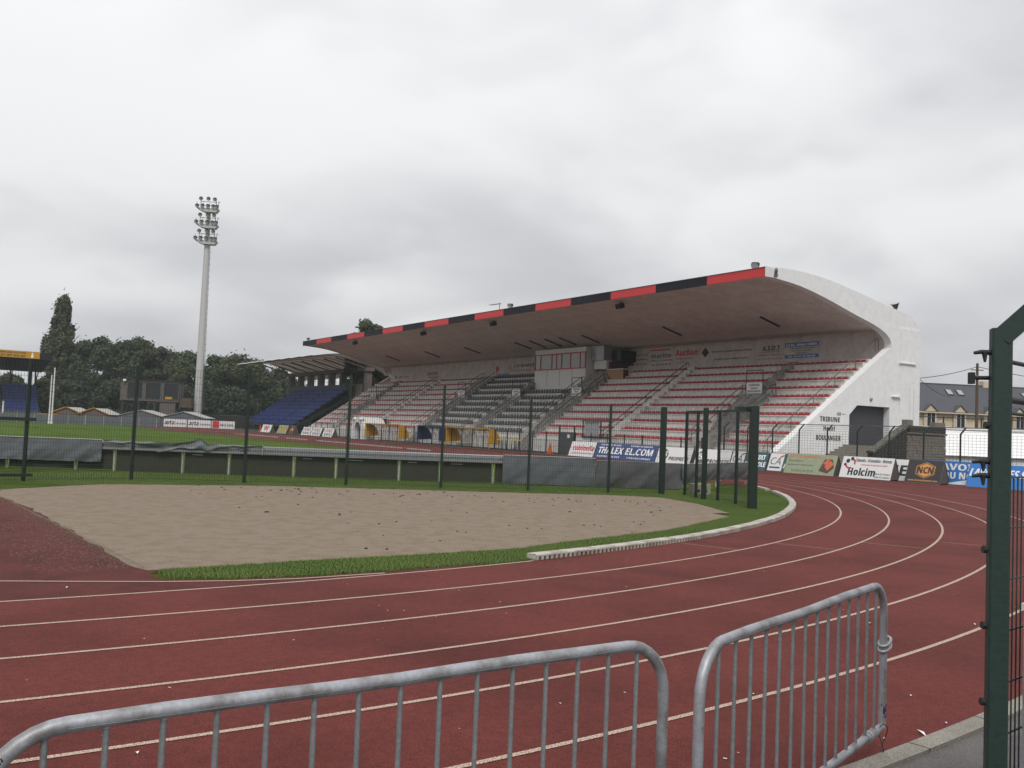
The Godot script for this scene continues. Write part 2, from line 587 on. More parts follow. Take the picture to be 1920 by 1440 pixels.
# ------------------------------------------------------------------ ground, track, sand
func rough_edge(pts: Array, closed: bool, step: float, amp: float, seed_: int) -> Array:
	var n := FastNoiseLite.new()
	n.seed = seed_
	n.frequency = 0.9
	n.fractal_octaves = 4
	var out := []
	var m := pts.size()
	for i in (m if closed else m - 1):
		var a: Vector3 = pts[i]
		var b: Vector3 = pts[(i + 1) % m]
		var k := maxi(1, int(a.distance_to(b) / step))
		var s := (b - a).cross(Vector3.UP).normalized()
		for j in k:
			var p := a.lerp(b, float(j) / k)
			out.append(p + s * n.get_noise_3d(p.x * 1.6, 0.0, p.z * 1.6) * amp)
	if not closed:
		out.append(pts[m - 1])
	return out

func flat(pts: Array) -> PackedVector2Array:
	var o := PackedVector2Array()
	for p in pts:
		o.append(Vector2(p.x, p.z))
	return o

func ground() -> void:
	var st := mb()
	quad(st, Vector3(-700, -0.03, 500), Vector3(700, -0.03, 500), Vector3(700, -0.03, -900), Vector3(-700, -0.03, -900))
	structure(st, "ground", M.ground)
	# infield
	st = mb()
	var pts := []
	for i in 49:
		pts.append(bend(R0 - 0.02, -90.0 + 180.0 * i / 48))
	for i in 49:
		var a := deg_to_rad(90.0 - 180.0 * i / 48)
		pts.append(Vector3((R0 - 0.02) * sin(a), 0, -94.0 - (R0 - 0.02) * cos(a)))
	sheet(st, flat(pts), -0.014)
	structure(st, "pitch", M.pitch)
	# grass behind the near bend
	st = mb()
	pts = []
	for i in 60:
		pts.append(bend(R0 - 0.05, -24.0 + 78.0 * i / 59))
	for q in [[11.6, 41.0], [9.0, 37.2], [7.2, 34.6], [-2, 33.4], [-14, 31.8], [-24, 30.6]]:
		pts.append(cd(q[0], q[1]))
	sheet(st, flat(pts), -0.008)
	structure(st, "lawn", M.grass)
	# running track
	st = mb()
	quad(st, P(28, -0.004, -48), P(43.9, -0.004, -48), P(43.9, -0.004, 128), P(28, -0.004, 128))
	structure(st, "straight_track", M.track)
	st = mb()
	ring(st, R0 - 0.03, 40.7, -95.0, 89.0, 0.0, 150)
	structure(st, "running_track", M.track)
	st = mb()
	ring(st, R0 - 0.03, 43.9, 90.0, 270.0, 0.0, 90)
	var o := structure(st, "far_track", M.track)
	o.position = Vector3(0, 0.002, -94)
	st = mb()
	quad(st, P(-40.7, -0.004, 0), P(-33.4, -0.004, 0), P(-33.4, -0.004, 94), P(-40.7, -0.004, 94))
	structure(st, "back_straight_track", M.track)
	# red apron inside the bend
	pts = []
	for i in 40:
		pts.append(bend(R0 - 0.04, -24.0 + 33.5 * i / 39))
	for q in rough_edge([cd(-0.3, 13.42), cd(-0.73, 13.08), cd(-1.75, 12.28), cd(-2.61, 11.68), cd(-3.43, 11.27), cd(-4.16, 11.12), cd(-4.42, 11.45)], false, 0.12, 0.05, 6):
		pts.append(q)
	for q in rough_edge([cd(-4.30, 11.9), cd(-4.3, 12.8), cd(-6.3, 15.4), cd(-8.8, 18.7), cd(-11.2, 21.6), cd(-12.6, 22.7)], false, 0.25, 0.12, 5):
		pts.append(q)
	pts.append(cd(-24, 23.5))
	apron = flat(pts)
	st = mb()
	sheet(st, flat(pts), -0.002)
	structure(st, "runway", M.track_old)
	# sand
	var sp := []
	for q in [[-12.44, 22.35], [-11.28, 25.3], [-7.21, 27.24], [-3.79, 27.9], [0.81, 28.7], [3.2, 29.3], [4.92, 29.14], [5.68, 27.02], [5.94, 24.22], [5.4, 23.88], [5.67, 23.07], [3.36, 19.08], [1.5, 16.9], [0.11, 15.13], [-1.21, 14.1], [-2.64, 13.07], [-3.74, 12.22], [-4.36, 11.78], [-4.56, 11.62], [-4.96, 12.08], [-7.03, 14.91], [-9.47, 18.23], [-11.52, 20.72]]:
		sp.append(cd(q[0], q[1]))
	st = mb()
	sheet(st, flat(rough_edge(sp, true, 0.15, 0.10, 8)), 0.003)
	structure(st, "sand_area", M.sand)
	# tarmac where the photographer stands
	st = mb()
	ring(st, 40.84, 80.0, -80.0, 80.0, -0.012, 80)
	structure(st, "pavement", M.tarmac)
	# edging stones
	var ed := Node3D.new()
	ed.name = "track_edging"
	ed.set_meta("kind", "structure")
	add_child(ed)
	for i in 30:
		st = mb()
		var a0 := -14.0 + i * 1.42 + 0.012
		var a1 := a0 + 1.405
		for k in 3:
			var p := lerpf(a0, a1, k / 3.0)
			var q := lerpf(a0, a1, (k + 1) / 3.0)
			var y := 0.012 + rng.randf() * 0.001
			quad(st, bend(40.85, p, y), bend(40.85, q, y), bend(40.705, q, y), bend(40.705, p, y))
			quad(st, bend(40.85, p, -0.1), bend(40.85, q, -0.1), bend(40.85, q, y), bend(40.85, p, y))
			quad(st, bend(40.705, q, -0.1), bend(40.705, p, -0.1), bend(40.705, p, y), bend(40.705, q, y))
		build(st, "edging_stone", M.kerbstone, ed)
	# lane lines
	for k in 6:
		st = mb()
		var r := R0 + LANE * k
		ring(st, r - 0.025, r + 0.025, -40.0 if k else -40.0, 90.0 if k else 11.3, 0.004, 140 if k else 50)
		if k:
			quad(st, P(r - 0.025, 0.004, 0), P(r + 0.025, 0.004, 0), P(r + 0.025, 0.004, 94), P(r - 0.025, 0.004, 94))
		structure(st, "lane_line", M.line)
	for q in [[18.45, 0], [21.2, 1], [24.0, 2], [26.5, 3]]:
		st = mb()
		var a: float = q[0]
		var r: float = R0 + LANE * q[1]
		ring(st, r + 0.03, r + LANE - 0.03, a - 0.02, a + 0.02, 0.004, 1)
		structure(st, "stagger_line", M.line)
	st = mb()
	line_strip(st, [cd(-9.5, 9.9), cd(-5.79, 10.53), cd(-4.66, 10.77), cd(-4.02, 10.92), cd(-3.3, 11.16), cd(-2.57, 11.50), cd(-1.59, 12.19)], 0.05, 0.005)
	structure(st, "runway_line", M.line)

# ------------------------------------------------------------------ the big stand
const ROW_V := 48.0
const ROW_D := 1.063
const ROW_R := 0.714
const ROW_T := 1.28

func row_t(i: int) -> float:
	return ROW_T + ROW_R * i

func curve_pts(ctrl: Array, n: int) -> Array:
	var out := []
	for i in ctrl.size() - 1:
		var p0: Vector2 = ctrl[maxi(i - 1, 0)]
		var p1: Vector2 = ctrl[i]
		var p2: Vector2 = ctrl[i + 1]
		var p3: Vector2 = ctrl[mini(i + 2, ctrl.size() - 1)]
		for k in n:
			out.append(p1.cubic_interpolate(p2, p0, p3, float(k) / n))
	out.append(ctrl[ctrl.size() - 1])
	return out

const INNER := [Vector2(60.62, 9.36), Vector2(60.56, 9.87), Vector2(59.94, 10.40), Vector2(58.5, 10.92), Vector2(55.92, 11.52), Vector2(52.82, 12.28), Vector2(49.88, 12.84), Vector2(47.1, 13.07), Vector2(46.4, 13.10)]
const OUTER := [Vector2(46.4, 13.70), Vector2(48.72, 13.87), Vector2(52.17, 13.75), Vector2(55.85, 13.25), Vector2(59.1, 12.70), Vector2(62.53, 12.13), Vector2(63.24, 11.98)]

func ceil_h(v: float) -> float:
	for i in INNER.size() - 1:
		var a: Vector2 = INNER[i]
		var b: Vector2 = INNER[i + 1]
		if v <= a.x and v >= b.x:
			return lerpf(a.y, b.y, (a.x - v) / maxf(a.x - b.x, 0.001)) + 0.10
	return 10.0

func seat_mesh(tall: float, w: float) -> Mesh:
	# shell: front lip, pan, curved back; seat faces -x
	var prof := [Vector2(-0.20, 0.01), Vector2(-0.205, 0.06), Vector2(-0.17, 0.085), Vector2(0.05, 0.065), Vector2(0.13, 0.09), Vector2(0.18, tall * 0.6), Vector2(0.20, tall)]
	var half := [w * 0.34, w * 0.46, w * 0.5, w * 0.5, w * 0.5, w * 0.5, w * 0.40]
	var st := mb()
	for i in prof.size() - 1:
		var a: Vector2 = prof[i]
		var b: Vector2 = prof[i + 1]
		var n := Vector2(-(b - a).y, (b - a).x).normalized() * 0.018
		for s in 2:
			var o := Vector2.ZERO if s == 0 else -n
			var q := [Vector3(a.x + o.x, a.y + o.y, -half[i]), Vector3(a.x + o.x, a.y + o.y, half[i]), Vector3(b.x + o.x, b.y + o.y, half[i + 1]), Vector3(b.x + o.x, b.y + o.y, -half[i + 1])]
			if s == 0:
				quad(st, q[0], q[1], q[2], q[3])
			else:
				quad(st, q[3], q[2], q[1], q[0])
	return st.commit()

# u-ranges of the seating blocks (lower rows 0-5, upper rows 6-9)
const LOW := [[-1.9, 3.3], [6.6, 15.8], [16.7, 26.8], [29.9, 37.9], [41.0, 49.5], [52.8, 63.5], [64.4, 74.6], [77.9, 84.1]]
const HIGH := [[-1.9, 4.5], [5.4, 15.8], [16.7, 26.8], [30.4, 39.5], [40.3, 49.7], [53.0, 63.5], [64.4, 75.8], [76.7, 84.1]]
const DARK := [3, 4]

func row_profile(r0: int, r1: int) -> PackedVector2Array:
	var o := PackedVector2Array()
	for i in range(r0, r1 + 1):
		var vs := ROW_V + ROW_D * i
		var pf := vs + 0.45
		var pt := row_t(i) + 0.40
		o.append_array([Vector2(vs, row_t(i)), Vector2(pf, row_t(i)), Vector2(pf, pt - 0.07), Vector2(pf - 0.05, pt - 0.07), Vector2(pf - 0.05, pt), Vector2(vs + ROW_D, pt)])
	o.append(Vector2(ROW_V + ROW_D * (r1 + 1), 0.05))
	o.append(Vector2(ROW_V + ROW_D * r0, 0.05))
	return o

func step_profile(v0: float, h0: float, v1: float, h1: float, n: int) -> PackedVector2Array:
	var o := PackedVector2Array()
	for i in n:
		var h := lerpf(h0, h1, float(i + 1) / n)
		o.append(Vector2(lerpf(v0, v1, float(i) / n), h))
		o.append(Vector2(lerpf(v0, v1, float(i + 1) / n), h))
	o.append(Vector2(v1, 0.04))
	o.append(Vector2(v0, 0.04))
	return o

func slope_rail(parent: Node3D, u: float, r0: float, r1: float, m: Material, full := true) -> void:
	var va := ROW_V + ROW_D * r0 + 0.3
	var vb := ROW_V + ROW_D * r1 + 0.3
	var ha := ROW_T + ROW_R * r0
	var hb := ROW_T + ROW_R * r1
	var st := mb()
	tube(st, [P(va - 0.45, ha + 0.25, u), P(va - 0.2, ha + 0.85, u), P(va, ha + 1.0, u), P(vb, hb + 1.0, u), P(vb + 0.35, hb + 1.05, u), P(vb + 0.42, hb + 0.2, u)], 0.035, 6)
	if full:
		tube(st, [P(va, ha + 0.55, u), P(vb, hb + 0.55, u)], 0.028, 6)
	var rl := build(st, "handrail", m, parent, true)
	var n := maxi(2, int((r1 - r0) / 1.9))
	for k in n + 1:
		var t := float(k) / n
		st = mb()
		tube(st, [P(lerpf(va, vb, t), lerpf(ha, hb, t) + 0.0, u), P(lerpf(va, vb, t), lerpf(ha, hb, t) + 1.0, u)], 0.03, 6)
		build(st, "baluster", m, rl)

func grandstand() -> void:
	var g := thing("grandstand", "long white concrete grandstand with red and black roof edge and rows of red seats", "grandstand", P(56, 0, 41))
	var st := mb()
	# near end wall with the shutter doorway
	var inner := curve_pts(INNER, 4)
	var outer := curve_pts(OUTER, 4)
	var poly := PackedVector2Array([Vector2(47.9, 0.0), Vector2(47.9, 1.2), Vector2(60.45, 9.33)])
	for p in inner:
		poly.append(p)
	for p in outer:
		poly.append(p)
	poly.append_array([Vector2(64.3, 11.1), Vector2(64.3, 0.0), Vector2(60.55, 0.0), Vector2(60.55, 4.82), Vector2(56.6, 4.80), Vector2(55.7, 4.05), Vector2(55.7, 0.0)])
	prism(st, poly, along_u(-2.5, -1.9))
	var wall := build(st, "end_wall", M.white_wall, g, true)
	wall.set_meta("label", "white gable wall with a tall shutter doorway and black lettering")
	st = mb()
	bx(st, Vector3(61.75, 0, 2.502), Vector3(64.34, 11.0, 2.56))
	build(st, "pilaster", M.white_wall, wall)
	for q in [[61.6, 63.7, 8.26], [60.75, 61.72, 5.62]]:
		st = mb()
		bx(st, Vector3(q[0], q[2], 2.565 if q[0] > 61 else 2.503), Vector3(q[1], q[2] + 0.07, 2.68))
		build(st, "ledge", M.white_trim, wall)
	st = mb()
	bx(st, Vector3(63.0, 1.5, 2.563), Vector3(63.06, 6.6, 2.60))
	bx(st, Vector3(63.5, 1.5, 2.563), Vector3(63.55, 6.3, 2.60))
	build(st, "cable_duct", M.white_trim, wall)
	st = mb()
	var sh := st
	for i in 26:
		var h := 1.9 + i * 0.115
		bx(sh, Vector3(55.7, h, 1.96), Vector3(60.55, h + 0.095, 2.0 + 0.012 * (i % 2)))
	build(st, "shutter", M.shutter, wall).set_meta("label", "grey roller shutter")
	st = mb()
	bx(st, Vector3(55.72, 0.0, 1.92), Vector3(60.53, 4.9, 1.955))
	build(st, "shutter_backing", M.black, wall)
	st = mb()
	ball(st, Vector3(58.2, 5.34, 2.56), Vector3(0.14, 0.14, 0.1), 6)
	build(st, "bulkhead_lamp", M.glass_pale, wall)
	var lt := Node3D.new()
	lt.name = "wall_lettering"
	wall.add_child(lt)
	lt.position = Vector3(0, 0, 2.5)
	text(lt, "TRIBUNE", 53.5, 3.64, 0.34, 2.25, M.ink_black)
	text(lt, "Henri", 53.43, 2.99, 0.36, 1.25, M.ink_black)
	text(lt, "BOULANGER", 53.38, 2.30, 0.36, 2.75, M.ink_black)
	text(lt, "GB", 54.5, 4.06, 0.22, 0.45, M.ink_grey)
	st = mb()
	bx(st, Vector3(54.85, 4.04, 0.001), Vector3(55.2, 4.09, 0.008))
	build(st, "stroke", M.ink_grey, lt)
	# the far end wall
	st = mb()
	poly = PackedVector2Array([Vector2(47.9, 0.0), Vector2(47.9, 1.2), Vector2(60.45, 9.33)])
	for p in inner:
		poly.append(p)
	for p in outer:
		poly.append(p)
	poly.append_array([Vector2(64.3, 11.1), Vector2(64.3, 0.0)])
	prism(st, poly, along_u(84.1, 84.6))
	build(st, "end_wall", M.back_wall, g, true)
	# roof shell between the end walls
	st = mb()
	poly = PackedVector2Array()
	poly.append(Vector2(60.62, 10.86))
	for p in inner:
		if p.x < 59.0:
			poly.append(p + Vector2(0.012 if p.x < 47 else 0.0, 0.10))
	for p in outer:
		poly.append(p + Vector2(0.02, -0.03))
	poly.append_array([Vector2(64.2, 11.05), Vector2(64.2, 10.86)])
	prism(st, poly, along_u(-1.9, 84.1))
	build(st, "roof", M.ceiling, g, true)
	# back wall and gangway floor behind the top row
	st = mb()
	bx(st, Vector3(60.62, 0, -84.1), Vector3(64.19, 10.86, 1.9))
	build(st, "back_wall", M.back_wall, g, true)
	st = mb()
	bx(st, Vector3(ROW_V + ROW_D * 10 + 0.003, 7.6, -84.1), Vector3(60.62, row_t(10), 1.9))
	build(st, "gangway", M.terrace, g, true)
	# roof edge: sixteen coloured panels
	for i in 16:
		st = mb()
		var a := STAND_U0 + 5.44 * i
		bx(st, P(46.30, 13.06, a + 5.43), Vector3(46.40, 13.70, -(a + 0.01)))
		build(st, "fascia_panel", M.fascia_red if i % 2 == 0 else M.fascia_dark, g, true).set_meta("label", "red roof edge panel" if i % 2 == 0 else "black roof edge panel")
	st = mb()
	bx(st, P(46.26, 13.70, 84.6), Vector3(46.5, 13.735, 2.5))
	build(st, "edge_trim", M.rail, g, true)
	st = mb()
	bx(st, Vector3(46.26, 13.06, 2.503), Vector3(46.95, 13.74, 2.53))
	build(st, "corner_plate", M.white_trim, g, true)
	st = mb()
	ball(st, Vector3(47.25, 13.55, 2.62), Vector3(0.12, 0.22, 0.1), 6)
	bx(st, Vector3(47.15, 13.15, 2.51), Vector3(47.42, 13.35, 2.62))
	build(st, "corner_lamp", M.rail, g, true)
	# terraces
	for b in LOW.size():
		st = mb()
		prism(st, row_profile(0, 5), along_u(LOW[b][0], LOW[b][1]))
		build(st, "terrace", M.terrace, g, true)
		st = mb()
		var r1 := 6 if b == 3 else 9
		prism(st, row_profile(6, r1), along_u(HIGH[b][0] + 0.003, HIGH[b][1] - 0.003))
		build(st, "terrace", M.terrace, g, true)
	# stairs
	for b in 7:
		st = mb()
		var lo: float = LOW[b][1] + 0.002
		var hi: float = LOW[b + 1][0] - 0.002
		if hi - lo > 2.0:
			prism(st, step_profile(47.9, 0.0, ROW_V + ROW_D * 6 - 0.002, row_t(6), 26), along_u(lo, hi))
		else:
			prism(st, step_profile(47.9, row_t(0), ROW_V + ROW_D * 6 - 0.002, row_t(6), 12), along_u(lo, hi))
		prism(st, step_profile(ROW_V + ROW_D * 6, row_t(6), ROW_V + ROW_D * 10, row_t(10), 8), along_u(HIGH[b][1] + 0.001, HIGH[b + 1][0] - 0.001))
		build(st, "stair", M.stair if hi - lo > 2.0 else M.terrace, g, true)
	# seats: the nearest three hundred one by one, the rest joined
	var red := seat_mesh(0.235, 0.46)
	var dark := seat_mesh(0.47, 0.44)
	var rest_red := []
	var rest_dark := []
	var spots := []
	for b in LOW.size():
		for i in 10:
			if b == 3 and i > 6:
				continue
			var sg: Array = LOW[b] if i < 6 else HIGH[b]
			var a: float = sg[0] + 0.28
			var z: float = sg[1] - 0.28
			if i == 9 and b == 0:
				z = 5.1
			if b == 2 and i >= 8:
				z = 24.4
			var n := int((z - a) / 0.5)
			for k in n + 1:
				var xf := Transform3D(Basis(), P(ROW_V + ROW_D * i + 0.45 + 0.24, row_t(i) + 0.402, a + k * (z - a) / n))
				if b in DARK:
					rest_dark.append(xf)
				else:
					spots.append([a + k * (z - a) / n, xf])
	spots.sort_custom(func(p, q): return p[0] < q[0])
	for i in spots.size():
		if i < 300:
			add_mesh(red, "seat", M.seat_red, g, Transform3D(Basis(Vector3.UP, rng.randf_range(-0.03, 0.03)), spots[i][1].origin - g.position))
		else:
			rest_red.append(spots[i][1])
	for q in [["red_seats", rest_red, red, M.seat_red], ["dark_seats", rest_dark, dark, M.seat_dark]]:
		var mm := MultiMesh.new()
		mm.transform_format = MultiMesh.TRANSFORM_3D
		mm.mesh = q[2]
		mm.instance_count = q[1].size()
		for i in q[1].size():
			mm.set_instance_transform(i, Transform3D(Basis(), q[1][i].origin - g.position))
		var o := MultiMeshInstance3D.new()
		o.multimesh = mm
		o.material_override = q[3]
		o.name = q[0]
		o.set_meta("kind", "stuff")
		g.add_child(o, true)
	# handrails
	for u in [3.42, 6.48]:
		slope_rail(g, u, 0.4, 5.6, M.rail)
	slope_rail(g, 16.62, 0.0, 9.0, M.rail_dark)
	for u in [27.0, 29.7]:
		slope_rail(g, u, 0.4, 5.8, M.rail)
	slope_rail(g, 30.3, 5.6, 7.6, M.rail_dark)
	slope_rail(g, 27.1, 6.3, 8.0, M.rail_dark)
	for u in [38.1, 40.8]:
		slope_rail(g, u, 0.4, 5.6, M.rail)
	for u in [49.7, 52.6]:
		slope_rail(g, u, 0.4, 5.6, M.rail)
	for u in [50.0, 52.8]:
		slope_rail(g, u, 6.4, 9.2, M.rail)
	slope_rail(g, 64.3, 0.0, 9.0, M.rail)
	for u in [74.8, 77.7]:
		slope_rail(g, u, 0.4, 5.6, M.rail)
	slope_rail(g, -1.62, -0.3, 10.9, M.rail, false)
	# painted partition tops above the press room, ceiling battens
	for u in [5.4, 16.7, 28.6, 32.5, 35.1, 38.0, 40.9, 52.0, 62.3, 74.3]:
		st = mb()
		var va := 54.9
		var vb := 57.2
		beam(st, P(va, ceil_h(va) - 0.07, u), P(vb, ceil_h(vb) - 0.07, u), 0.16, 0.10)
		build(st, "ceiling_batten", M.rail_dark, g, true)
	# press room
	var pb := Node3D.new()
	pb.name = "press_room"
	g.add_child(pb)
	pb.set_meta("label", "white press room with red framed windows under the roof")
	st = mb()
	bx(st, P(57.0, 6.2, 39.7), Vector3(60.6, 10.95, -30.5))
	build(st, "wall", M.white_board, pb, true)
	for q in [[30.62, 31.35], [31.45, 33.0], [33.1, 34.6], [34.7, 35.55], [35.65, 36.4], [36.5, 38.5], [38.6, 39.5]]:
		st = mb()
		bx(st, P(56.975, 8.85, q[1]), Vector3(56.995, 10.28, -q[0]))
		var w := build(st, "window", M.glass_pale, pb, true)
	for q in [30.5, 31.4, 33.05, 34.65, 35.6, 36.45, 38.55, 39.6]:
		st = mb()
		bx(st, P(56.92, 8.75, q + 0.05), Vector3(56.998, 10.40, -(q - 0.05)))
		build(st, "window_bar", M.ink_red, pb, true)
	for h in [8.70, 10.34]:
		st = mb()
		bx(st, P(56.90, h, 39.7), Vector3(56.998, h + 0.10, -30.45))
		build(st, "window_bar", M.ink_red, pb, true)
	for u in [32.7, 35.0, 37.3]:
		st = mb()
		bx(st, P(56.985, 6.9, u + 0.03), Vector3(56.999, 8.68, -u))
		build(st, "joint", M.ink_grey, pb, true)
	# entrance beside it: dark door under a white lintel and a grey glazed box
	st = mb()
	bx(st, P(58.2, 6.9, 30.2), Vector3(60.6, 9.35, -27.9))
	build(st, "doorway", M.ink_brown, pb, true)
	st = mb()
	bx(st, P(57.9, 8.6, 30.2), Vector3(60.6, 9.5, -28.2))
	build(st, "lintel", M.white_board, pb, true)
	st = mb()
	bx(st, P(57.6, 9.5, 30.3), Vector3(60.6, 11.0, -28.3))
	build(st, "light_box", M.glass_pale, pb, true)
	st = mb()
	bx(st, P(58.5, 9.4, 28.0), Vector3(60.6, 10.55, -26.7))
	build(st, "side_window", M.glass, pb, true)
	# tribune signs on frames at the head of the stairs
	var names := [[5.3, 6.05], [28.4, 6.05], [39.3, 5.95], [51.3, 6.05], [76.3, 6.0]]
	for i in names.size():
		var q = names[i]
		var u: float = q[0]
		var sgn := Node3D.new()
		sgn.name = "stair_sign"
		g.add_child(sgn, true)
		sgn.transform = Transform3D(Basis(Vector3.UP, -PI / 2), P(54.3, q[1], u) - g.position)
		st = mb()
		bx(st, Vector3(-0.8, -0.42, -0.03), Vector3(0.8, 0.42, 0.0))
		build(st, "panel", M.white_board, sgn)
		st = mb()
		for s in [-0.84, 0.84]:
			tube(st, [Vector3(s, -1.1, -0.03), Vector3(s, 1.42, -0.03)], 0.035, 6)
		tube(st, [Vector3(-0.84, 1.42, -0.03), Vector3(0.84, 1.42, -0.03)], 0.035, 6)
		build(st, "frame", M.rail_dark, sgn)
		text(sgn, "TRIBUNE", 0, 0.24, 0.16, 1.1, M.ink_black)
		text(sgn, "Henri", 0, 0.0, 0.18, 0.62, M.ink_black)
		text(sgn, "BOULANGER", 0, -0.25, 0.16, 1.35, M.ink_black)
	# service doors at the foot of the stand
	st = mb()
	bx(st, P(47.6, 0, 83.9), Vector3(47.9, 1.2, -78.0))
	build(st, "plinth", M.terrace, g, true)

	# things that hang on or stand on the stand
	var spk := [[14.5, "under the third red panel"], [34.5, "beneath the roof edge above the press room"], [49.7, "beneath the roof edge past the press room"], [69.2, "beneath the far end of the roof edge"]]
	for q in spk:
		var o := thing("loudspeaker", "black loudspeaker hanging %s" % q[1] if q[0] > 20 else "black loudspeaker hanging under the roof edge nearest the white gable", "loudspeaker", P(47.9, 12.75, q[0]), Basis(), "loudspeakers under the roof")
		st = mb()
		cbox(st, Vector3(0, 0, 0), Vector3(0.5, 0.42, 0.62), Basis(Vector3.BACK, 0.3))
		build(st, "cabinet", M.black, o)
		st = mb()
		tube(st, [Vector3(0.05, 0.1, 0), Vector3(0.05, 0.36, 0)], 0.05, 6)
		build(st, "bracket", M.rail_dark, o)
	var fl := [[47.2, 13.74, -0.9, 0.6, "black spotlight on the roof corner above the gable"], [47.2, 13.74, 30.2, 0.6, "black spotlight halfway along the roof edge"], [47.0, 13.74, 84.2, 0.2, "small spotlight at the far tip of the roof"], [61.5, 12.3, -2.2, -1.2, "dark floodlight tilted up on the back of the roof"]]
	for q in fl:
		var o := thing("roof_spotlight", q[4], "spotlight", P(q[0], q[1], q[2]), Basis(), "spotlights on the roof")
		st = mb()
		tube(st, [Vector3(0, 0, -0.1), Vector3(0, 0.25, -0.1)], 0.03, 6)
		tube(st, [Vector3(0, 0, 0.1), Vector3(0, 0.25, 0.1)], 0.03, 6)
		build(st, "bracket", M.rail_dark, o)
		st = mb()
		var tb := Basis(Vector3.BACK, q[3])
		var wide: float = 0.34 if q[2] < 60 else 0.2
		tube(st, [tb * Vector3(0.22, 0, 0) + Vector3(0, 0.42, 0), tb * Vector3(-0.02, 0, 0) + Vector3(0, 0.42, 0), tb * Vector3(-0.2, 0, 0) + Vector3(0, 0.42, 0)], 0.12, 10, wide)
		build(st, "housing", M.rail_dark, o)
		st = mb()
		disc(st, tb * Vector3(-0.203, 0, 0) + Vector3(0, 0.42, 0), wide * 0.88, frame_of(tb * Vector3(-1, 0, 0)), 12)
		build(st, "lens", M.lamp_glass, o)
	var an := thing("tv_antenna", "thin television antenna on the roof beside the middle spotlight", "antenna", P(47.4, 13.72, 32.6))
	st = mb()
	tube(st, [Vector3.ZERO, Vector3(0, 1.0, 0)], 0.03, 6)
	build(st, "pole", M.rail_dark, an)
	st = mb()
	tube(st, [Vector3(0, 0.9, -1.9), Vector3(0, 0.85, 0.3)], 0.025, 5)
	for k in 9:
		tube(st, [Vector3(-0.22, 0.9 - 0.003 * k, -1.8 + k * 0.22), Vector3(0.22, 0.9 - 0.003 * k, -1.8 + k * 0.22)], 0.012, 4)
	build(st, "boom", M.rail_dark, an)
	var cab := thing("cabinet", "light wooden two door cabinet standing on the top rows", "cabinet", P(57.6, row_t(8) + 0.41, 26.0))
	st = mb()
	bx(st, Vector3(-0.3, 0, -1.25), Vector3(0.3, 1.0, 1.25))
	build(st, "carcass", M.brown_wood, cab)
	for s in [[-1.23, -0.01], [0.01, 1.23]]:
		st = mb()
		bx(st, Vector3(-0.33, 0.03, s[0]), Vector3(-0.302, 0.95, s[1]))
		build(st, "door", M.wood, cab)
	st = mb()
	bx(st, Vector3(-0.4, 1.002, -1.3), Vector3(0.35, 1.08, 1.3))
	build(st, "top", M.white_board, cab)
	wall_signs()

func wall_sign(called: String, label: String, u_left: float, u_right: float, h0: float, h1: float, m: Material) -> Node3D:
	var o := thing(called, label, "sign", P(60.60, h0, (u_left + u_right) / 2), Basis(Vector3.UP, -PI / 2), "painted advertisements on the back wall of the stand")
	var st := mb()
	var w := (u_left - u_right) / 2
	bx(st, Vector3(-w, 0, -0.015), Vector3(w, h1 - h0, 0.012))
	build(st, "panel", m, o)
	return o

func bar(parent: Node3D, x0: float, y0: float, x1: float, y1: float, m: Material, called := "stripe", z := 0.0) -> void:
	var st := mb()
	bx(st, Vector3(x0, y0, z + 0.001), Vector3(x1, y1, z + 0.010))
	build(st, called, m, parent)

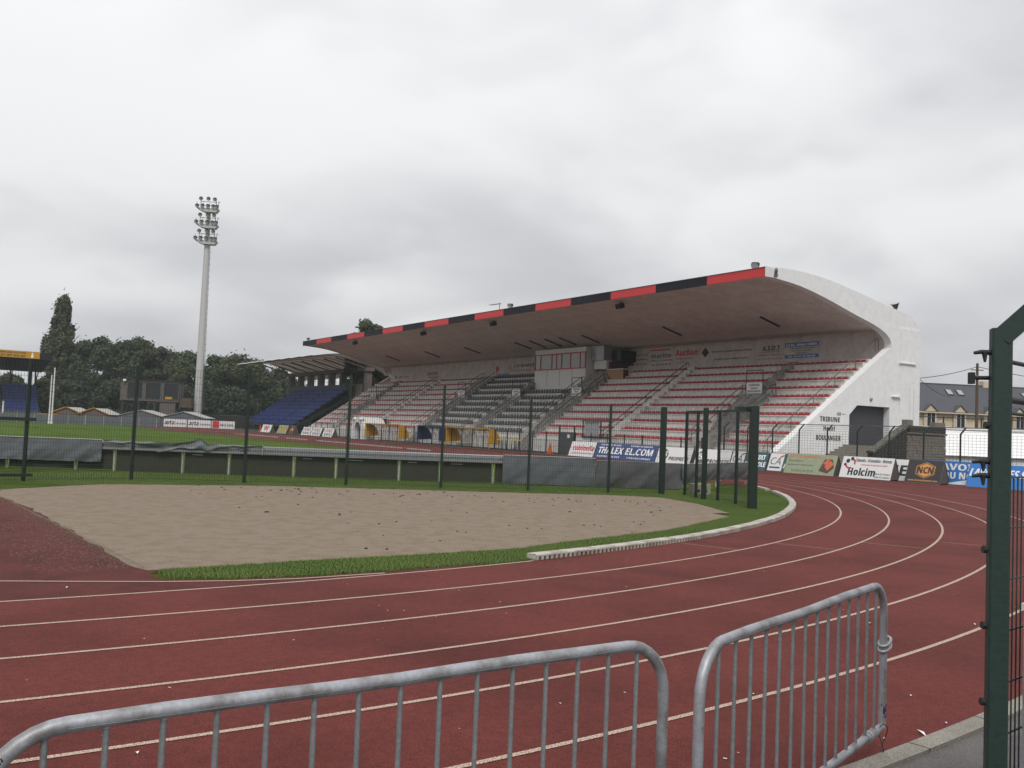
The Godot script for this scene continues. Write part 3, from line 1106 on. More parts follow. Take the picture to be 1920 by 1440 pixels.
func wall_signs() -> void:
	var Z := 0.012
	var o := wall_sign("wall_sign", "white wall sign with blue bands at top and bottom", 7.6, 4.1, 8.95, 10.32, M.back_wall)
	bar(o, -1.73, 0.98, 1.73, 1.34, M.ink_blue, "band", Z)
	bar(o, -1.73, 0.03, 1.73, 0.32, M.ink_blue, "band", Z)
	text(o, "S.A.R.L. Walter HAMEL", 0, 1.16, 0.22, 3.2, M.ink_white, Z + 0.01)
	text(o, "TERRASSEMENT DEMOLITION", 0, 0.84, 0.12, 2.6, M.ink_grey, Z)
	text(o, "LOCATION DE MATERIEL", 0, 0.64, 0.12, 2.1, M.ink_grey, Z)
	text(o, "ASSAINISSEMENT", 0, 0.44, 0.12, 1.2, M.ink_grey, Z)
	text(o, "TEL 03 21 33 00 00", 0, 0.17, 0.14, 2.8, M.ink_white, Z + 0.01)
	o = wall_sign("wall_sign", "pale wall sign lettered A.S.D.T in black above red lines", 10.7, 7.75, 8.85, 10.3, M.back_wall)
	text(o, "A.S.D.T", 0.15, 1.1, 0.42, 1.9, M.ink_black, Z)
	text(o, "ACCESSOIRES SERVICES", -0.1, 0.78, 0.10, 2.3, M.ink_grey, Z)
	text(o, "AMENAGEMENT - SONORISATION", 0, 0.52, 0.15, 2.8, M.ink_fade, Z)
	text(o, "Tel : 03 21 00 00 00", 0, 0.18, 0.15, 2.7, M.ink_fade, Z)
	o = wall_sign("wall_sign", "wall sign with a black diamond emblem and two lines of grey lettering", 17.55, 10.9, 8.9, 10.35, M.back_wall)
	var st := mb()
	bx(st, Vector3(-0.34, -0.34, 0.001), Vector3(0.34, 0.34, 0.01), Transform3D(Basis(Vector3.BACK, PI / 4) , Vector3(-2.7, 1.05, Z)))
	build(st, "emblem", M.ink_black, o)
	text(o, "Donner tout, la Banque besoin autrement.", 0.6, 1.05, 0.24, 4.9, M.ink_grey, Z)
	text(o, "ensemble et toujours le meilleur de la place.", 0.5, 0.34, 0.24, 4.1, M.ink_grey, Z)
	o = wall_sign("wall_sign", "wall sign with big red lettering over grey small print beside the stair rail", 21.1, 17.7, 8.95, 10.75, M.back_wall)
	text(o, "Auchan", 0, 1.15, 0.62, 3.0, M.ink_red, Z, false, 0.12)
	text(o, "Boulogne Cote d'Opale", -0.2, 0.55, 0.18, 2.4, M.ink_grey, Z)
	text(o, "l'avenir", -0.4, 0.2, 0.15, 1.6, M.ink_fade, Z)
	o = wall_sign("wall_sign", "wall sign lettered marine in black between red stripes", 24.6, 21.3, 8.75, 10.75, M.back_wall)
	bar(o, -1.6, 1.68, 1.2, 1.80, M.ink_red, "stripe", Z)
	text(o, "marine", 0, 1.2, 0.48, 2.9, M.ink_grey, Z)
	bar(o, -1.5, 0.66, -0.8, 0.76, M.ink_red, "stripe", Z)
	bar(o, 0.3, 0.66, 1.6, 0.76, M.ink_red, "stripe", Z)
	text(o, "E.D.E", -0.2, 0.7, 0.16, 0.9, M.ink_grey, Z)
	text(o, "Tel. 03 21 33 88 70", 0, 0.3, 0.22, 2.8, M.ink_grey, Z)
	o = wall_sign("wall_sign", "wall sign with a black and red emblem behind the wooden cabinet", 28.0, 24.8, 8.8, 10.6, M.back_wall)
	bar(o, -1.5, 0.3, -0.95, 1.5, M.ink_black, "emblem", Z)
	bar(o, -0.93, 0.25, -0.6, 1.55, M.ink_red, "emblem", Z)
	text(o, "ichel Pascal", 0.45, 1.35, 0.26, 2.0, M.ink_fade, Z)
	text(o, "La rue Wignacre", 0.5, 0.85, 0.24, 1.8, M.ink_grey, Z, true)
	text(o, "03 21 80", 0.5, 0.4, 0.2, 1.6, M.ink_fade, Z)
	o = wall_sign("wall_sign", "faded sign with red and yellow roundels left of the press room", 53.9, 45.1, 8.6, 10.08, M.back_wall)
	st = mb()
	disc(st, Vector3(-3.7, 1.0, Z + 0.005), 0.38, Basis(), 14)
	build(st, "roundel", M.ink_red, o)
	st = mb()
	disc(st, Vector3(-0.7, 1.1, Z + 0.005), 0.36, Basis(), 14)
	build(st, "roundel", M.ink_orange, o)
	text(o, "J.P MAREE", 2.3, 1.2, 0.42, 4.4, M.ink_black, Z, false, 0.2)
	text(o, "Transports frigorifiques", 1.8, 0.66, 0.2, 4.0, M.ink_fade, Z)
	text(o, "Ambulances", -2.2, 0.3, 0.28, 2.8, M.ink_blue, Z)
	o = wall_sign("wall_sign", "dark lettered sign on the far pink wall above the long handrail", 74.5, 68.0, 8.7, 10.0, M.back_wall)
	text(o, "Sweets", 0.8, 0.85, 0.62, 3.2, M.ink_grey, Z, true, 0.2)
	text(o, "Confiserie", 0.9, 0.3, 0.3, 2.6, M.ink_fade, Z)
	o = wall_sign("wall_sign", "small faded emblems at the far end of the pink wall", 83.0, 76.0, 8.8, 9.8, M.back_wall)
	st = mb()
	disc(st, Vector3(-2.6, 0.5, Z + 0.005), 0.32, Basis(), 12)
	disc(st, Vector3(-1.2, 0.45, Z + 0.005), 0.24, Basis(), 12)
	build(st, "roundel", M.ink_grey, o)
	text(o, "le bon", 0.6, 0.5, 0.3, 2.2, M.ink_fade, Z)

# ------------------------------------------------------------------ stand with the tent roof beyond the big one
func tent_stand() -> void:
	var g := thing("tent_roof_stand", "smaller stand with blue seats under a scalloped white tent roof beyond the grandstand", "grandstand", P(56, 0, 108))
	var st := mb()
	var prof := PackedVector2Array()
	for i in 10:
		prof.append(Vector2(49.6 + 0.95 * i, 1.45 + 0.66 * i))
		prof.append(Vector2(49.6 + 0.95 * (i + 1), 1.45 + 0.66 * i))
	prof.append(Vector2(59.1, 6.6))
	prof.append(Vector2(49.6, 0.9))
	prism(st, prof, along_u(96.0, 121.0))
	build(st, "terrace", M.concrete_dark, g, true)
	for i in 10:
		st = mb()
		for k in 3:
			var a := 96.2 + k * 8.3
			for j in 15:
				var u := a + j * 0.52
				bx(st, P(49.95 + 0.95 * i, 1.46 + 0.66 * i, u + 0.46), Vector3(50.3 + 0.95 * i, 1.62 + 0.66 * i, -u))
				bx(st, P(50.26 + 0.95 * i, 1.62 + 0.66 * i, u + 0.46), Vector3(50.3 + 0.95 * i, 2.0 + 0.66 * i, -u))
		stuff(build(st, "seat_row", M.seat_blue, g, true))
	# raking beams and legs under the terrace
	for k in 8:
		var u := 90.2 + 5.0 * k
		st = mb()
		beam(st, P(49.6, 0.75, u), P(59.2, 6.5, u), 0.25, 0.5)
		if u > 95.0 and u < 122.0:
			build(st, "raking_beam", M.black, g, true)
		st = mb()
		for v in [52.0, 55.0, 58.6]:
			beam(st, P(v, 0, u), P(v, (v - 49.6) * 0.60 + 0.7, u), 0.2, 0.2)
		beam(st, P(52, 0.3, u), P(55, 3.6, u), 0.12, 0.12)
		beam(st, P(55, 0.3, u), P(58.6, 5.6, u), 0.12, 0.12)
		build(st, "leg", M.rail_dark, g, true)
		st = mb()
		bx(st, P(59.2, 0, u + 0.7), Vector3(60.2, 11.0, -(u - 0.3)))
		build(st, "column", M.cabin, g, true)
		st = mb()
		beam(st, P(59.7, 10.75, u + 0.2), P(54.0, 12.2, u + 0.2), 0.16, 0.2)
		build(st, "roof_beam", M.cabin, g, true)
	st = mb()
	bx(st, P(59.3, 0.0, 127), Vector3(59.5, 8.4, -92))
	build(st, "parapet", M.cabin, g, true)
	st = mb()
	bx(st, P(59.0, 10.4, 127.5), Vector3(60.4, 11.0, -89.6))
	build(st, "eaves_beam", M.cabin, g, true)
	# scalloped membrane
	st = mb()
	var nu := 64
	var nv := 12
	var surf := func(i: int, j: int, low: float) -> Vector3:
		var u := 89.5 + 39.0 * i / nu
		var t := float(j) / nv
		var ph := fposmod((u - 89.5) / 4.875, 1.0)
		var bump := sin(PI * ph)
		var v := lerpf(50.0, 63.2, t) + 0.4 * bump * (1.0 - t)
		var h := 12.2 - 0.1 * t - 2.2 * t * t * t + 0.16 * bump * (1.0 - 0.6 * t) + 0.85 * sin(PI * t)
		return P(v, h - low, u)
	for i in nu:
		for j in nv:
			quad(st, surf.call(i, j, 0.0), surf.call(i, j + 1, 0.0), surf.call(i + 1, j + 1, 0.0), surf.call(i + 1, j, 0.0))
	build(st, "tent_roof", M.membrane, g, true)
	st = mb()
	var edge := []
	for i in nu + 1:
		edge.append(surf.call(i, 0, 0.0))
	tube(st, edge, 0.09, 6)
	build(st, "edge_cable", M.white_trim, g, true)
	for k in 9:
		var i := k * 8
		var rib := []
		for j in nv + 1:
			rib.append(surf.call(mini(i, nu), j, 0.08))
		st = mb()
		tube(st, rib, 0.05, 6)
		build(st, "rib", M.cabin, g, true)

# ------------------------------------------------------------------ stand behind the far goal
func end_stand() -> void:
	var g := thing("far_end_stand", "blue seated stand with a yellow banner along its dark roof behind the far goal", "grandstand", P(6, 0, 146))
	var st := mb()
	var prof := PackedVector2Array()
	for i in 9:
		prof.append(Vector2(-(142.5 + 0.9 * i), 1.7 + 0.58 * i))
		prof.append(Vector2(-(142.5 + 0.9 * (i + 1)), 1.7 + 0.58 * i))
	prof.append(Vector2(-150.6, 0))
	prof.append(Vector2(-142.5, 0))
	var across := func(p: Vector2, s: int) -> Vector3: return Vector3(-14.0 if s == 0 else 18.4, p.y, p.x)
	prism(st, prof, across)
	build(st, "terrace", M.concrete_dark, g, true)
	for i in 9:
		st = mb()
		for seg in [[-13.8, 10.2], [12.6, 18.2]]:
			var x: float = seg[0]
			while x < seg[1] - 0.4:
				bx(st, Vector3(x, 1.71 + 0.58 * i, -(143.3 + 0.9 * i)), Vector3(x + 0.47, 2.15 + 0.58 * i, -(142.9 + 0.9 * i)))
				x += 0.52
		stuff(build(st, "seat_row", M.seat_blue, g, true))
	st = mb()
	bx(st, Vector3(-14, 0.9, -142.4), Vector3(18.6, 1.75, -142.2))
	build(st, "front_wall", M.concrete, g, true)
	st = mb()
	for i in 9:
		bx(st, Vector3(10.5, 1.72 + 0.58 * i, -(142.9 + 0.9 * i)), Vector3(12.3, 1.95 + 0.58 * i, -(142.5 + 0.9 * i)))
	build(st, "stair", M.concrete, g, true)
	st = mb()
	prism(st, PackedVector2Array([Vector2(-140.4, 11.15), Vector2(-140.4, 12.35), Vector2(-152, 10.1), Vector2(-152, 9.3)]), func(p: Vector2, s: int) -> Vector3: return Vector3(-14.6 if s == 0 else 19.4, p.y, p.x))
	build(st, "roof", M.black, g, true)
	st = mb()
	bx(st, Vector3(-14.6, 11.25, -140.39), Vector3(17.6, 12.5, -140.25))
	var bn := build(st, "banner", M.yellow, g, true)
	var l := Node3D.new()
	l.name = "banner_lettering"
	bn.add_child(l)
	l.position = Vector3(0, 0, -140.25)
	text(l, "CARRELAGE DU COIN", 13.0, 12.15, 0.28, 4.6, M.ink_black)
	text(l, "03 21 87 50 36", 12.8, 11.6, 0.36, 5.0, M.ink_black)
	for x in [9.2, 16.4]:
		st = mb()
		quad(st, Vector3(x - 0.25, 11.4, 0.01), Vector3(x + 0.25, 11.4, 0.01), Vector3(x + 0.06, 12.3, 0.01), Vector3(x - 0.06, 12.3, 0.01))
		build(st, "emblem", M.ink_white, l)
	st = mb()
	bx(st, Vector3(17.65, 11.2, -140.38), Vector3(19.45, 12.4, -140.22))
	build(st, "banner_end", M.fascia_dark, g, true)
	for x in [-10.0, -2.0, 6.0, 14.0, 18.2]:
		st = mb()
		beam(st, Vector3(x, 6.2, -150.4), Vector3(x, 9.8, -151.4), 0.3, 0.3)
		beam(st, Vector3(x, 7.0, -150.4), Vector3(x, 10.6, -144.5), 0.15, 0.15)
		build(st, "roof_post", M.rail_dark, g, true)

# ------------------------------------------------------------------ house beyond the stand
func house() -> void:
	var yaw := Basis(Vector3.UP, deg_to_rad(-YAW + 6.0))
	var g := thing("slate_roof_house", "cream house with a long dark slate roof, gabled dormers and skylights", "house", cd(66.0, 117.0), yaw)
	var st := mb()
	bx(st, Vector3(-15.5, 0, -9.0), Vector3(16, 6.45, 0))
	build(st, "wall", M.cream, g)
	# hipped roof
	st = mb()
	var a := Vector3(-16.0, 6.35, 0.5)
	var b := Vector3(16.6, 6.35, 0.5)
	var c := Vector3(16.6, 6.35, -9.5)
	var d := Vector3(-16.0, 6.35, -9.5)
	var r0 := Vector3(-11.4, 10.35, -4.5)
	var r1 := Vector3(13, 10.35, -4.5)
	quad(st, a, b, r1, r0)
	quad(st, c, d, r0, r1)
	var n := Vector3(-0.7, 0.7, 0)
	tri(st, d, a, r0, n, n, n)
	tri(st, b, c, r1, -n, -n, -n)
	quad(st, d, c, b, a)
	var rf := build(st, "roof", M.slate, g)
	st = mb()
	tube(st, [r0, r1], 0.10, 6)
	build(st, "ridge", M.slate, rf)
	st = mb()
	beam(st, Vector3(-16, 6.32, 0.58), Vector3(16.6, 6.32, 0.58), 0.14, 0.14)
	build(st, "gutter", M.cream, g)
	for x in [-12.7, -8.7, -4.6, -0.6, 3.4, 7.4, 11.4]:
		st = mb()
		prism(st, PackedVector2Array([Vector2(-0.85, 3.2), Vector2(0.85, 3.2), Vector2(0.85, 6.5), Vector2(0, 7.3), Vector2(-0.85, 6.5)]), func(p: Vector2, s: int) -> Vector3: return Vector3(x + p.x, p.y, 0.32 if s == 0 else -1.6))
		var dm := build(st, "dormer", M.cream, g)
		st = mb()
		beam(st, Vector3(x - 1.0, 6.42, -0.2), Vector3(x, 7.40, -0.2), 1.3, 0.08, Vector3(-1, 1, 0))
		beam(st, Vector3(x + 1.0, 6.42, -0.2), Vector3(x, 7.40, -0.2), 1.3, 0.08, Vector3(1, 1, 0))
		build(st, "dormer_roof", M.slate, dm)
		st = mb()
		bx(st, Vector3(x - 0.5, 4.2, 0.325), Vector3(x + 0.6, 6.25, 0.37))
		build(st, "window", M.glass, dm)
		st = mb()
		bx(st, Vector3(x + 0.02, 4.2, 0.375), Vector3(x + 0.08, 6.25, 0.40))
		bx(st, Vector3(x - 0.58, 4.2, 0.375), Vector3(x - 0.48, 6.35, 0.40))
		bx(st, Vector3(x + 0.58, 4.2, 0.375), Vector3(x + 0.68, 6.35, 0.40))
		build(st, "window_frame", M.white_board, dm)
	var slope := (r0 - Vector3(r0.x, 6.35, 0.5)).normalized()
	for x in [-8.2, -6.7, -1.9, 2.5]:
		st = mb()
		var p := Vector3(x, 6.35, 0.5) + slope * 3.9
		beam(st, p, p + slope * 1.25, 0.85, 0.14, Vector3(0, 0.8, 0.6))
		var w := build(st, "skylight", M.rail_dark, rf)
		st = mb()
		beam(st, p + slope * 0.1 + Vector3(0, 0.08, 0.06), p + slope * 1.1 + Vector3(0, 0.08, 0.06), 0.68, 0.06, Vector3(0, 0.8, 0.6))
		build(st, "skylight_pane", M.glass_pale, rf)
	st = mb()
	bx(st, Vector3(-2.6, 10.0, -5.2), Vector3(-1.4, 11.0, -4.2))
	build(st, "chimney", M.cream, rf)
	# pole and wires
	var pole := thing("utility_pole", "wooden utility pole with a small lamp in front of the slate roof", "utility pole", cd(41.1, 80.0))
	st = mb()
	tube(st, [Vector3.ZERO, Vector3(0, 9.5, 0)], 0.16, 8, 0.11)
	build(st, "pole", M.brown_wood, pole)
	st = mb()
	var cb := Basis(Vector3.UP, deg_to_rad(-YAW))
	cbox(st, cb * Vector3(-0.3, 8.3, 0.1), Vector3(0.5, 0.3, 0.35), cb * Basis(Vector3.BACK, -0.35))
	build(st, "lamp_head", M.glass_pale, pole)
	st = mb()
	beam(st, cb * Vector3(-0.55, 8.9, 0), cb * Vector3(0.55, 8.9, 0), 0.06, 0.08)
	build(st, "cross_arm", M.brown_wood, pole)
	var w0 := P(64.4, 7.3, -2.4)
	var top := cd(41.1, 80.0, 9.2)
	var low := cd(48.5, 100.0, 7.6)
	for q in [[w0, top, "upper cable from the stand corner to the wooden pole", 0.15], [w0, low, "lower cable sagging from the stand corner past the slate roof", 0.35], [top, cd(70, 100, 9.5), "cable running on from the wooden pole behind the green gate post", 0.5]]:
		var o := thing("overhead_cable", q[2], "cable", q[0], Basis(), "overhead cables beside the stand")
		st = mb()
		var pts := []
		for i in 13:
			var t := i / 12.0
			var pp: Vector3 = q[0].lerp(q[1], t) - q[0]
			pp.y -= q[3] * 4.0 * t * (1.0 - t)
			pts.append(pp)
		tube(st, pts, 0.03, 5)
		build(st, "wire", M.rail_dark, o)

# ------------------------------------------------------------------ stone stair beside the stand
func stone_steps() -> void:
	var g := thing("stone_stair", "stone stair with a sloping parapet leading up to the shutter door", "stair", P(54, 0, -5))
	var st := mb()
	prism(st, step_profile(50.2, 0.0, 55.5, 1.88, 11), along_u(-6.9, -2.51))
	bx(st, Vector3(55.5, 0.0, 2.51), Vector3(59.9, 1.86, 6.9))
	build(st, "steps", M.kerbstone, g, true)
	st = mb()
	prism(st, PackedVector2Array([Vector2(51.6, 0.0), Vector2(51.6, 1.35), Vector2(55.2, 3.15), Vector2(55.2, 0.0)]), along_u(-7.45, -6.95))
	build(st, "parapet", M.concrete_dark, g, true)
	st = mb()
	beam(st, P(51.5, 1.45, -7.2), P(55.3, 3.32, -7.2), 0.56, 0.16)
	build(st, "coping", M.concrete, g, true)
	var w := thing("rubble_wall", "low rubble stone wall with a dark coping beside the stand gable", "wall", P(57.6, 0, -7.2))
	st = mb()
	bx(st, Vector3(55.24, 0, 6.95), Vector3(59.9, 2.78, 7.4))
	build(st, "core", M.mortar, w, true)
	st = mb()
	var y := 0.02
	var row := 0
	while y < 2.68:
		var hh := rng.randf_range(0.14, 0.22)
		hh = minf(hh, 2.74 - y)
		var x := 55.24 + rng.randf() * 0.1
		while x < 59.85:
			var ww := minf(rng.randf_range(0.16, 0.42), 59.9 - x)
			var out := rng.randf_range(0.012, 0.06)
			bx(st, Vector3(x + 0.012, y + 0.012, 7.38), Vector3(x + ww - 0.012, y + hh - 0.012, 7.4 + out))
			x += ww
		y += hh
	stuff(build(st, "stones", M.stone, w, true))
	st = mb()
	bx(st, Vector3(55.2, 2.785, 6.9), Vector3(59.95, 2.90, 7.52))
	build(st, "ledge", M.stone_pale, w, true)
	st = mb()
	bx(st, Vector3(55.6, 2.905, 6.95), Vector3(59.9, 3.36, 7.42))
	build(st, "coping", M.concrete_dark, w, true)
	st = mb()
	bx(st, Vector3(58.6, 3.365, 6.98), Vector3(59.85, 3.68, 7.40))
	build(st, "pier", M.stone, w, true)
	st = mb()
	bx(st, Vector3(55.3, 3.365, 6.98), Vector3(55.95, 3.75, 7.40))
	build(st, "pier", M.stone, w, true)

# ------------------------------------------------------------------ white terrace behind the right-hand fence
func white_bank() -> void:
	var yaw := Basis(Vector3.UP, deg_to_rad(-YAW))
	var g := thing("white_terrace", "long low white terrace with a dark rail along its top below the slate roof", "terrace", cd(45.0, 76.0), yaw)
	var st := mb()
	prism(st, PackedVector2Array([Vector2(0, 0), Vector2(0, 1.2), Vector2(-0.5, 1.42), Vector2(-2.6, 3.52), Vector2(-3.2, 3.52), Vector2(-3.2, 0)]), func(p: Vector2, s: int) -> Vector3: return Vector3(-13.5 if s == 0 else 22.0, p.y, p.x))
	build(st, "slope", M.white_wall, g)
	st = mb()
	bx(st, Vector3(-13.6, 3.525, -3.3), Vector3(22.1, 3.74, -2.45))
	build(st, "cap", M.white_trim, g)
	st = mb()
	bx(st, Vector3(-13.6, 1.2, 0.003), Vector3(22.1, 1.3, 0.25))
	build(st, "kerb", M.concrete, g)
	st = mb()
	tube(st, [Vector3(-14, 4.55, -3.0), Vector3(22, 4.55, -3.0)], 0.05, 6)
	var rl := build(st, "rail", M.rail_dark, g)
	for k in 11:
		st = mb()
		tube(st, [Vector3(-10.6 + k * 3.3, 3.74, -3.0), Vector3(-10.6 + k * 3.3, 4.65, -3.0)], 0.06, 6)
		build(st, "rail_post", M.rail_dark, rl)

# ------------------------------------------------------------------ trees
func tree(called: String, label: String, at: Vector3, h: float, rad: float, low: float, m: Material, n: int, seed_: int, poplar := false, group := "trees beyond the far end") -> void:
	var r := RandomNumberGenerator.new()
	r.seed = seed_
	var g := thing(called, label, "tree", at, Basis(), group)
	var st := mb()
	tube(st, [Vector3.ZERO, Vector3(0.1, h * 0.35, 0), Vector3(0, h * 0.75, 0.1)], 0.35, 7, 0.12)
	for k in 7:
		var a := r.randf() * TAU
		var y := h * r.randf_range(0.25, 0.6)
		tube(st, [Vector3(0, y, 0), Vector3(cos(a) * rad * 0.35, y + h * 0.12, sin(a) * rad * 0.35), Vector3(cos(a) * rad * 0.7, y + h * 0.2, sin(a) * rad * 0.7)], 0.14, 5, 0.04)
	build(st, "trunk", M.bark, g)
	# crown: clumps of leaf-sized faces spread round branch ends
	st = mb()
	var clumps := []
	var nc := 64 if not poplar else 120
	for k in nc:
		var c: Vector3
		var cr: float
		if poplar:
			var t := r.randf()
			var w := rad * (1.0 if t < 0.5 else lerpf(1.0, 0.18, (t - 0.5) / 0.5))
			var a := r.randf() * TAU
			c = Vector3(cos(a) * w * 0.72 * sqrt(r.randf()), lerpf(low, h * 0.97, t), sin(a) * w * 0.72 * sqrt(r.randf()))
			cr = rad * r.randf_range(0.15, 0.30) * (1.0 if t < 0.7 else 0.75)
		else:
			var th := r.randf() * TAU
			var y := r.randf()
			var w := sqrt(maxf(0.0, 1.0 - pow(2.0 * y - 0.85, 2.0) * 0.72))
			c = Vector3(cos(th) * rad * 0.72 * w, lerpf(low + rad * 0.2, h - rad * 0.28, y), sin(th) * rad * 0.72 * w)
			cr = rad * r.randf_range(0.18, 0.36)
		clumps.append([c, cr])
	for i in n:
		var q = clumps[i % clumps.size()]
		var dir := Vector3(r.randfn(), r.randfn(), r.randfn()).normalized()
		var rr: float = q[1] * pow(r.randf(), 0.42)
		if r.randf() < 0.10:
			rr *= r.randf_range(1.15, 1.75)
		var p: Vector3 = q[0] + dir * rr * (Vector3(0.8, 1.9, 0.8) if poplar else Vector3(1.0, 0.85, 1.0))
		if p.y < 0.2:
			p.y = 0.2 + r.randf()
		var s := r.randf_range(0.20, 0.44)
		var t1 := Vector3(r.randfn(), r.randfn(), r.randfn()).normalized()
		var nn := (dir + Vector3(r.randfn(), r.randfn(), r.randfn()) * 0.55).normalized()
		var t2 := nn.cross(t1).normalized()
		t1 = t2.cross(nn)
		var tone := r.randf_range(0.7, 1.35)
		st.set_color(Color(tone * r.randf_range(0.9, 1.12), tone, tone * r.randf_range(0.8, 1.0)))
		var pa := p + t1 * s
		var pb := p + t2 * s * 0.6
		var pc := p - t1 * s
		var pd := p - t2 * s * 0.6
		tri(st, pa, pb, pc, nn, nn, nn)
		tri(st, pa, pc, pd, nn, nn, nn)
	build(st, "crown", m, g)

func at_px(px: float, d: float) -> Vector3:
	return cd((px - 960.0) / 1700.0 * d, d)

func trees() -> void:
	tree("poplar_tree", "tall slender poplar rising above all other trees behind the far end", at_px(110, 205), 27.5, 5.6, 3.0, M.leaf_b, 30000, 1, true)
	tree("broadleaf_tree", "broad dark tree beside the tall poplar", at_px(180, 206), 20.2, 6.8, 0.5, M.leaf_a, 28000, 2)
	tree("broadleaf_tree", "highest rounded tree above the raised cabin", at_px(250, 201), 19.8, 7.0, 0.5, M.leaf_a, 28000, 3)
	tree("broadleaf_tree", "dark tree seen between the cabin and the floodlight mast", at_px(305, 212), 18.6, 5.4, 0.5, M.leaf_c, 22000, 4)
	tree("broadleaf_tree", "greener tree just to the left of the floodlight mast", at_px(345, 204), 17.2, 5.2, 0.5, M.leaf_b, 22000, 5)
	tree("broadleaf_tree", "dense tree just to the right of the floodlight mast", at_px(408, 205), 16.4, 5.6, 0.5, M.leaf_a, 25000, 6)
	tree("broadleaf_tree", "large domed tree behind the tip of the tent roof", at_px(452, 200), 17.0, 7.0, 0.5, M.leaf_b, 28000, 7)
	tree("broadleaf_tree", "dark tree behind the left half of the tent roof", at_px(505, 206), 15.0, 6.8, 0.5, M.leaf_c, 25000, 8)
	tree("broadleaf_tree", "low dark tree seen under the tent roof", at_px(545, 198), 11.6, 5.4, 0.3, M.leaf_c, 19000, 9)
	tree("broadleaf_tree", "small tree beside the end of the yellow bannered stand", at_px(83, 178), 8.6, 3.2, 0.5, M.leaf_b, 12000, 10)
	tree("broadleaf_tree", "bushy tree seen through the back of the yellow bannered stand", at_px(20, 185), 9.4, 4.0, 0.5, M.leaf_b, 12000, 11)
	tree("broadleaf_tree", "leafy treetop poking above the red and black roof edge", at_px(690, 152), 19.8, 4.4, 6.0, M.leaf_b, 19000, 12)
	tree("broadleaf_tree", "dark low tree filling the gap left of the raised cabin", at_px(135, 195), 9.5, 5.2, 0.2, M.leaf_c, 19000, 13)
	tree("broadleaf_tree", "dark low tree behind the raised cabin", at_px(225, 190), 9.5, 5.6, 0.2, M.leaf_c, 19000, 14)
	tree("broadleaf_tree", "dark low tree at the foot of the floodlight mast", at_px(330, 192), 9.0, 5.6, 0.2, M.leaf_c, 19000, 15)
	tree("broadleaf_tree", "dark low tree between the mast and the blue seats", at_px(430, 186), 8.8, 6.0, 0.2, M.leaf_c, 19000, 16)

# ------------------------------------------------------------------ floodlight mast
func mast() -> void:
	var g := thing("floodlight_mast", "tall pale floodlight mast with three lamp platforms in front of the trees", "floodlight", cd(-60.4, 175.0), Basis(Vector3.UP, deg_to_rad(-YAW + 8.0)))
	var st := mb()
	tube(st, [Vector3.ZERO, Vector3(0, 12, 0), Vector3(0, 24, 0), Vector3(0, 35.4, 0)], 0.80, 12, 0.50)
	tube(st, [Vector3(0, 35.4, 0), Vector3(0, 42.3, 0)], 0.46, 10, 0.36)
	build(st, "pole", M.mast, g)
	st = mb()
	tube(st, [Vector3(0.95, 3, 0.1), Vector3(0.62, 35.5, 0.1)], 0.05, 5)
	for k in 26:
		var y := 4.0 + k * 1.2
		var x := lerpf(0.95, 0.62, (y - 3.0) / 32.5)
		beam(st, Vector3(x - 0.25, y, 0.1), Vector3(x + 0.22, y, 0.1), 0.06, 0.06)
	build(st, "ladder", M.rail, g)
	for k in 3:
		var y := 35.4 + 3.15 * k
		st = mb()
		# boat-shaped basket
		prism(st, PackedVector2Array([Vector2(-2.2, 0.75), Vector2(-1.3, 0.25), Vector2(-0.6, 0.0), Vector2(1.5, 0.0), Vector2(1.95, 0.55), Vector2(1.95, 0.75)]), func(p: Vector2, s: int) -> Vector3: return Vector3(p.x, y + p.y, 1.1 if s == 0 else -0.5))
		var pl := build(st, "platform", M.mast, g)
		st = mb()
		for s in [-2.1, -0.9, 0.3, 1.4, 1.9]:
			tube(st, [Vector3(s, y + 0.7, 1.05), Vector3(s, y + 1.8, 1.05)], 0.045, 5)
		tube(st, [Vector3(-2.1, y + 1.25, 1.05), Vector3(1.95, y + 1.25, 1.05)], 0.05, 5)
		tube(st, [Vector3(-1.5, y + 2.0, 0.9), Vector3(1.6, y + 2.0, 0.9)], 0.06, 5)
		tube(st, [Vector3(1.9, y + 0.6, 1.0), Vector3(1.9, y + 2.2, 0.9), Vector3(1.9, y + 2.2, -0.4)], 0.05, 5)
		tube(st, [Vector3(-1.4, y + 0.75, 0.9), Vector3(-1.4, y + 2.3, 0.9)], 0.05, 5)
		tube(st, [Vector3(1.5, y + 0.75, 0.9), Vector3(1.5, y + 2.3, 0.9)], 0.05, 5)
		build(st, "railing", M.rail, pl)
		for q in [[-1.95, 1.15], [-0.95, 1.2], [0.05, 1.2], [1.05, 1.2], [1.75, 1.15], [-1.3, 2.55], [0.1, 2.6], [1.3, 2.55]]:
			st = mb()
			var c := Vector3(q[0], y + q[1], 1.15)
			tube(st, [c + Vector3(0, 0.08, -0.35), c, c + Vector3(-0.05, -0.15, 0.35)], 0.22, 9, 0.40)
			var lp := build(st, "lamp", M.rail, pl)
			st = mb()
			disc(st, c + Vector3(-0.05, -0.152, 0.353), 0.36, frame_of(Vector3(-0.08, -0.35, 1.0)), 10)
			build(st, "lens", M.lamp_glass, lp)
	st = mb()
	cbox(st, Vector3(0, 0.6, 0), Vector3(2.6, 1.2, 2.6))
	build(st, "footing", M.concrete, g)

